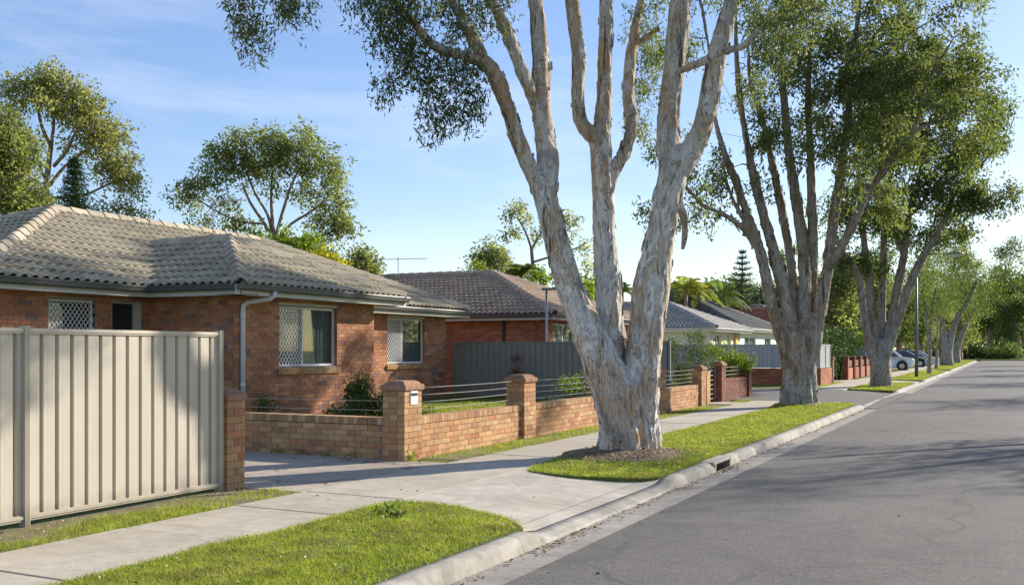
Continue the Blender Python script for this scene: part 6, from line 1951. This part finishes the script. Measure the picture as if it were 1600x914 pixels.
hedge('bright green hedge beside the parked cars', -12.5, -10.5, 88, 100, 2.6, 'leaf_bright', 380, .2, .12)

# --- street trees further on, and the park beyond
def street_tree(label, d0, u, vb, r, crown, leaf, bark='bark2', per=70, L=.2, W=.075, R_=.55, fork=None, group='street trees far along the kerb', clump=.22):
    limbs = fork or []
    return bg_tree('street_tree', label, d0, [(u, vb, r * 1.25, 0), (u, vb - 12 * r / 6, r, 0), (u + 1, vb - 50 * (50 / d0), r * .8, 0)], limbs, crown, leaf, bark, R_, per, L, W, group, clump)
street_tree('slim young street tree just right of the lamp post', 66, 1452, 583, 3.2, [(1448, 470, 20, 0, 1.3, 9), (1440, 430, 18, 0, 1.2, 9), (1460, 440, 20, 0, 1.2, 9), (1450, 400, 18, 0, 1.2, 8), (1470, 480, 14, 0, 1, 6), (1435, 465, 14, 0, 1, 5), (1455, 505, 12, 0, 1, 4)], 'leaf_far',
            fork=[[(1453, 545, 2.4, 0), (1447, 500, 2, 0), (1442, 460, 1.3, 0)], [(1453, 545, 2.4, 0), (1456, 490, 2, 0), (1462, 450, 1.2, 0)]], L=.18, W=.06)
street_tree('second slim street tree beyond the lamp post', 82, 1463, 577, 2.6, [(1465, 480, 18, 0, 1.4, 9), (1475, 450, 20, 0, 1.5, 10), (1462, 420, 18, 0, 1.4, 9), (1485, 470, 16, 0, 1.3, 8), (1480, 425, 16, 0, 1.2, 7)], 'leaf_far', fork=[[(1464, 540, 2, 0), (1466, 490, 1.6, 0), (1470, 450, 1, 0)]])
street_tree('thick forked street tree beyond the parked cars', 100, 1479, 571, 9, [(1490, 440, 22, 0, 2, 14), (1515, 420, 24, 0, 2, 14), (1480, 400, 22, 0, 2, 12), (1530, 450, 20, 0, 2, 11), (1505, 470, 18, 0, 1.8, 9), (1500, 395, 20, 0, 2, 9), (1545, 425, 18, 0, 2, 9), (1520, 490, 12, 0, 1.4, 5)], 'leaf_far',
            fork=[[(1479, 566, 8, 0), (1477, 545, 6.5, 0), (1473, 510, 4.6, 0), (1468, 470, 3, 0)], [(1480, 566, 8, 0), (1483, 540, 6, 0), (1494, 500, 4.2, 0), (1512, 470, 3, 0), (1525, 440, 2, 0)]], R_=.7, L=.26, W=.1, clump=.28)
street_tree('paler forked street tree close behind the thick one', 118, 1494, 566, 6, [(1500, 480, 18, 0, 2, 9), (1520, 465, 18, 0, 2, 9), (1540, 480, 14, 0, 1.8, 7), (1505, 450, 18, 0, 2, 9)], 'leaf_far', fork=[[(1494, 562, 5.5, 0), (1497, 540, 4.6, 0), (1508, 510, 3.5, 0), (1525, 480, 2, 0)]], R_=.7, L=.28, W=.11, clump=.3)
# trees across the end of the street and behind the houses
park = [(1545, 557, 190, 5, 430, 44), (1590, 558, 175, 6, 372, 46), (1515, 556, 200, 3.5, 470, 30), (1630, 558, 190, 6, 400, 55), (1690, 558, 200, 6, 410, 55), (1560, 555, 230, 4, 440, 36), (1600, 556, 240, 4, 455, 40), (1500, 556, 225, 4, 450, 34), (1760, 558, 210, 6, 410, 60), (1850, 558, 215, 6, 415, 60)]
plab = ['park tree with leaning trunk at the end of the street', 'big park tree at the right edge beyond the street end', 'slim park tree right behind the street trees', 'park tree just outside the right edge', 'park tree further right beyond the bend', 'farther park tree behind the leaning one', 'farther park tree at the right edge', 'farther park tree over the last verge', 'park tree far right past the bend', 'farthest right park tree past the bend']
for (u, vb, d0, r, vt, w), lab in zip(park, plab):
    bl = []
    for k in range(17):
        f = rs.random()
        bl.append((u + rs.uniform(-w, w) * (0.55 + .45 * math.sin(math.pi * f)), vt + 12 + f * (525 - vt - 12), rs.uniform(11, 20), rs.uniform(-4, 4), 2.5, 8))
    lean = rs.uniform(-10, 10)
    bg_tree('park_tree', lab, d0, [(u, vb, r * 1.2, 0), (u + lean * .3, vb - 25, r, 0), (u + lean, vb - 60, r * .7, 0)],
            [[(u + lean * .5, vb - 40, r * .6, 0), (u - w * .4, vb - 75, r * .4, 0), (u - w * .6, vb - 100, r * .25, 0)], [(u + lean * .5, vb - 40, r * .6, 0), (u + w * .4, vb - 70, r * .4, 0), (u + w * .6, vb - 105, r * .25, 0)]],
            bl, 'leaf_far' if rs.random() < .6 else 'leaf_gum2', 'bark_gum', 1.3, 80, .5, .24, 'park trees at the end of the street', .5, .05)
mid = [(1308, 85, 520, 400, 34, 'leaf_gum2', 'green tree behind the orange roof left of the third paperbark'), (1345, 105, 520, 420, 40, 'leaf_far', 'green tree behind the hedge right of the second trunk'), (1290, 110, 530, 440, 30, 'leaf_dark', 'dark tree far behind the black tiled roof'), (1405, 112, 530, 430, 36, 'leaf_far', 'tree behind the parked cars left of the lamp'), (1440, 130, 545, 400, 40, 'leaf_gum2', 'tall tree behind the lamp post'), (1360, 130, 530, 400, 44, 'leaf_gum2', 'tall dark tree behind the third paperbark trunk'),
       (1255, 120, 520, 430, 34, 'leaf_gum2', 'tree behind the black roof left of the second trunk'), (1215, 120, 520, 445, 30, 'leaf_dark', 'dark tree behind the black roof beside the pine'), (1420, 150, 550, 440, 44, 'leaf_far', 'far tree between lamp post and third trunk'), (1470, 160, 552, 430, 40, 'leaf_far', 'far tree behind the slim street trees'), (1180, 110, 510, 455, 24, 'leaf_dark', 'dark bushy tree below the tall pine'), (1330, 150, 545, 440, 50, 'leaf_gum2', 'broad tree far behind the hedge'),
       (1130, 95, 500, 440, 22, 'leaf_far', 'bushy tree behind the palm clump'), (1040, 85, 500, 452, 26, 'leaf_gum2', 'bushy tree left of the palm clump'), (905, 80, 500, 440, 24, 'leaf_far', 'green tree between the near paperbark stems'), (1240, 140, 530, 380, 40, 'leaf_gum2', 'tall pale tree far behind the second paperbark'), (1500, 150, 550, 385, 34, 'leaf_gum2', 'tall tree behind the thick forked street tree'), (1388, 140, 545, 345, 40, 'leaf_far', 'tallest tree behind the third paperbark')]
for (u, d0, vb, vt, w, lf, lab) in mid:
    bl = []
    for k in range(19):
        f = rs.random()
        bl.append((u + rs.uniform(-w, w) * (0.5 + .5 * math.sin(math.pi * min(1, f + .15))), vt + 10 + f * (vb - 20 - vt), rs.uniform(9, 15), rs.uniform(-2.5, 2.5), 1.5, 8))
    bg_tree('backdrop_tree', lab, d0, [(u, vb, 4, 0), (u + 1, vb - 30, 3.4, 0), (u, vb - 60, 2.4, 0)], [], bl, lf, 'bark_gum', .95, 76, .34, .16, 'trees behind the far houses', .34, .04)
# low undergrowth where the street ends
for j, (x0, x1, y0) in enumerate(((-16, 2, 182), (4, 26, 184), (28, 52, 186), (-40, -18, 184))):
    n = 300
    pts = np.stack([RNG.uniform(x0, x1, n), RNG.uniform(y0, y0 + 4, n), RNG.uniform(.2, 2.4, n) * RNG.random(n) ** .5], 1)
    o = leaf_mesh('undergrowth', pts, np.full(n, .8), 40, .4, .2, M['leaf_gum2' if j % 2 else 'leaf_far'], None, 0.1, 5, clump=.4)
    tag(o, ('bright undergrowth left at the end of the street', 'undergrowth right at the end of the street', 'undergrowth past the bend at right', 'undergrowth behind the far houses')[j], 'undergrowth', None, 'stuff')
n = 1500
pts = np.stack([RNG.uniform(-80, 150, n), RNG.uniform(250, 285, n), RNG.uniform(0, 17, n) ** 1.0], 1)
o = leaf_mesh('far_wood', pts, np.full(n, 2.2), 44, 1.1, .6, M['leaf_gum2'], None, 0.1, 5, clump=1.1)
tag(o, 'far wood closing the view behind the park trees', 'wood', None, 'stuff')

# --- trees across the street (they throw the shade on the road)
def shade_tree(label, x, y, H, first=None):
    t = thing('street_tree', label, 'tree', (x, y, 0), 'trees across the street')
    mb_ = MB(); nd_ = []
    for k in range(4):
        a = k * 1.6 + x; tip = Vector((x + 1.6 * math.cos(a), y + 1.6 * math.sin(a), H * .75))
        pts, rr = smooth_path([(x, y, -.1), (x + .05, y, 1.2), (x + .6 * math.cos(a), y + .6 * math.sin(a), H * .42), tip], [.34, .26, .13, .04], 4)
        mb_.tube(pts, rr, 8); nd_ += list(zip(pts, rr))
    tg_ = []
    for _ in range(46):
        q = RNG.normal(size=3); q = q / np.linalg.norm(q) * RNG.random() ** .4
        tg_.append((x + q[0] * 3.1, y + q[1] * 3.1, H * .70 + q[2] * H * .27))
    grow(mb_, nd_, tg_, .03, .008, 4)
    mb_.build('trunk', M['bark2'], t, smooth=True, fix=False)
    leaf_mesh('crown', np.array(tg_), np.full(len(tg_), .62), 130, .16, .06, M['leaf2'], t, .4, 6, clump=.26)
    return t
for (x, y, H), lab in zip(((5.9, 27.5, 8.8), (6.8, 46.0, 8.4), (6.4, 63.0, 8.0), (6.7, 80.0, 8.0), (6.6, 97.0, 8.0), (6.8, 120.0, 8.0)),
        ('nearest tree across the street', 'second tree across the street', 'third tree across the street', 'fourth tree across the street', 'fifth tree across the street', 'sixth tree across the street')):
    shade_tree(lab, x, y, H)

# ------------------------------------------------------------------ street lamp, antennas, pole
lamp = thing('street_lamp', 'tall grey street lamp with a curved arm over the far verge', 'street lamp', tuple(P(1432, 589, 57.9)))
b = P(1432, 589, 57.9); b.z = 0
q = MB(); q.tube([(b.x, b.y, -.1), (b.x, b.y, 2.0), (b.x, b.y, 6.0)], [.10, .09, .06], 10); q.build('pole', M['polegrey'], lamp, smooth=True)
hd = P(1486, 398, 57.9 + 1.0)
arm = [Vector((b.x, b.y, 5.9)), Vector((b.x, b.y, 6.5)), Vector((b.x + .35, b.y + .1, 6.95)), Vector((b.x + .95, b.y + .2, 7.15)), Vector((b.x + 1.75, b.y + .35, 7.12))]
pts, rr = smooth_path(arm, [.05, .05, .045, .04, .04], 4)
q = MB(); q.tube(pts, rr, 8); q.build('arm', M['polegrey'], lamp, smooth=True)
q = MB(); hx, hy, hz = b.x + 2.05, b.y + .4, 7.12
q.tube([(hx, hy, hz + .20), (hx, hy, hz + .12), (hx, hy, hz + .03), (hx, hy, hz - .05)], [.10, .24, .44, .50], 14); q.build('lamp_head', M['polegrey'], lamp, smooth=True)
q = MB(); q.tube([(hx, hy, hz - .052), (hx, hy, hz - .14), (hx, hy, hz - .19)], [.40, .34, .16], 14); q.build('lamp_glass', M['lampglass'], lamp, smooth=True)

def antenna(label, u, vb, vt, d0, elems, rot, boom=1.6):
    a, t_ = P(u, vb, d0), P(u, vt, d0)
    t = thing('tv_antenna', label, 'antenna', tuple(a))
    MB().tube([a, t_ + Vector((0, 0, .06))], .018, 6).build('mast', M['galv'], t)
    dr = Vector((math.cos(rot), math.sin(rot), 0.03)); sd = Vector((-math.sin(rot), math.cos(rot), 0))
    MB().tube([t_ - dr * boom * .45, t_ + dr * boom * .55], .014, 5).build('boom', M['galv'], t)
    for k in range(elems):
        f = -.42 + .95 * k / (elems - 1); c = t_ + dr * boom * f; L = .55 - .32 * k / elems
        MB().tube([c - sd * L, c + sd * L + Vector((0, 0, .015))], .008, 4).build('element', M['galv'], t)
antenna('tall television antenna on the near roof before the gum tree', 333, 380, 313, 25.5, 9, YAW + 0.25, 1.5)
antenna('television antenna on the brown tiled roof against the sky', 622, 436, 405, 41.5, 8, YAW + 0.1, 2.2)

pl = thing('light_pole', 'thin grey pole with a flat head before the brown tiled house', 'pole', tuple(P(854, 560, 31.2)))
b0 = P(854, 560, 31.2)
MB().tube([(b0.x, b0.y, 0), (b0.x, b0.y, 3.45)], .04, 8).build('pole', M['galv'], pl, smooth=True)
q = MB(); q.obox((b0.x + .1, b0.y, 3.49), .5, .2, .06, YAW); q.build('head', M['polegrey'], pl, bevel=0.01)

# ------------------------------------------------------------------ parked cars
def car(name, label, cat, x, y, paint, Lc, Wc, Hc, prof, glass, wheels, hood, group='cars parked in the far driveways'):
    """nose towards +X at x; prof: side outline (distance from nose, z); glass: greenhouse outline"""
    t = thing(name, label, cat, (x - Lc / 2, y, 0), group)
    hw = Wc / 2
    def loft(outline, wlow, wtop, zlo, zhi, nm, m, parent):
        q = MB(); n = len(outline); vs = []
        for s in (-1, 1):
            for (a, z) in outline:
                k = (z - zlo) / max(.01, zhi - zlo); w = (wlow + (wtop - wlow) * max(0, k) ** 1.5)
                end = min(1, .80 + 1.1 * min(a, Lc - a) / Lc * 2)
                vs.append((x - a, y + s * w * min(1, end), z))
        fs = [tuple(range(n)), tuple(reversed(range(n, 2*n)))] + [(i, (i+1) % n, n + (i+1) % n, n + i) for i in range(n)]
        q.add(vs, fs); return q.build(nm, m, parent, bevel=0.03)
    body = loft(prof, hw, hw * .98, .2, 1.0, 'body', paint, t)
    cabin = loft(glass, hw * .93, hw * .74, glass[0][1], Hc, 'cabin', M['carglass'], t)
    zt = max(z for _, z in glass); top = [a for a, z in glass if z > zt - .12]
    q = MB(); q.box(x - max(top) + .05, x - min(top) - .05, y - hw * .70, y + hw * .70, zt - .02, zt + .025); q.build('roof', paint, t, bevel=0.02)
    for s in (-1, 1):                                       # pillars
        for a0, z0_, a1, z1_ in hood:
            q = MB(); k0 = hw * .935; k1 = hw * .745
            q.tube([(x - a0, y + s * k0, z0_), (x - a1, y + s * k1, z1_)], .035, 6); q.build('pillar', paint, t)
        for wx in wheels:
            w_ = bpy.data.objects.new('wheel', None); link(w_, t, (x - wx, y + s * (hw - .08), .33))
            q = MB(); q.tube([(x - wx, y + s * (hw - .20), .33), (x - wx, y + s * (hw + .012), .33)], .33, 20); q.build('tyre', M['rubber'], w_, bevel=0.02)
            q = MB(); q.tube([(x - wx, y + s * (hw - .05), .33), (x - wx, y + s * (hw + .02), .33)], .20, 14); q.build('rim', M['alloy'], w_)
            q = MB(); q.tube([(x - wx, y + s * (hw - .3), .36), (x - wx, y + s * (hw + .006), .36)], .40, 20); q.build('wheel_arch', M['rubber'], w_)
        q = MB(); q.box(x - .22, x - .02, y + s * hw * .52 - .16, y + s * hw * .52 + .16, .66, .80); q.build('headlight', M['lampglass'], t, bevel=0.02)
        q = MB(); q.box(x - glass[1][0] - .55, x - glass[1][0] - .40, y + s * hw * 1.0 - .02, y + s * hw * 1.0 + s * .16 + .02, .98, 1.12); q.build('mirror', paint, t, bevel=0.02)
    q = MB(); q.box(x - .06, x + .02, y - hw * .7, y + hw * .7, .28, .46); q.build('bumper_grille', M['rubber'], t, bevel=0.02)
suv = [(0.0, .32), (0.02, .72), (.12, .90), (1.15, 1.04), (3.9, 1.06), (4.55, 1.0), (4.6, .35), (4.3, .26), (.3, .24)]
suvg = [(1.0, 1.02), (1.75, 1.66), (2.1, 1.76), (4.0, 1.72), (4.45, 1.05)]
car('four_wheel_drive', 'white four wheel drive nosing out past the brick piers', 'car', -6.25, 83.0, M['paint_white'], 4.6, 1.9, 1.78, suv, suvg, (.85, 3.6), [(1.05, 1.05, 1.78, 1.68), (2.4, 1.05, 2.4, 1.74), (3.5, 1.05, 3.45, 1.72)])
hat = [(0.0, .30), (0.03, .60), (.2, .74), (1.05, .92), (3.9, 1.0), (4.35, .92), (4.4, .35), (4.1, .24), (.3, .22)]
hatg = [(.95, .90), (1.9, 1.40), (2.4, 1.48), (3.5, 1.42), (4.2, .96)]
car('station_wagon', 'silver grey car with dark windows behind the lamp post', 'car', -6.1, 98.5, M['paint_silver'], 4.4, 1.8, 1.5, hat, hatg, (.8, 3.45), [(1.0, .92, 1.95, 1.42), (2.6, .95, 2.55, 1.47)])
car('station_wagon', 'pale silver car parked close behind the darker one', 'car', -5.95, 105.5, M['paint_pale'], 4.4, 1.8, 1.5, hat, hatg, (.8, 3.45), [(1.0, .92, 1.95, 1.42), (2.6, .95, 2.55, 1.47)])
car('hatchback', 'white hatchback farthest along the row of parked cars', 'car', -6.3, 116.0, M['paint_white'], 4.2, 1.75, 1.5, hat, hatg, (.8, 3.4), [(1.0, .92, 1.95, 1.42), (2.6, .95, 2.55, 1.47)])
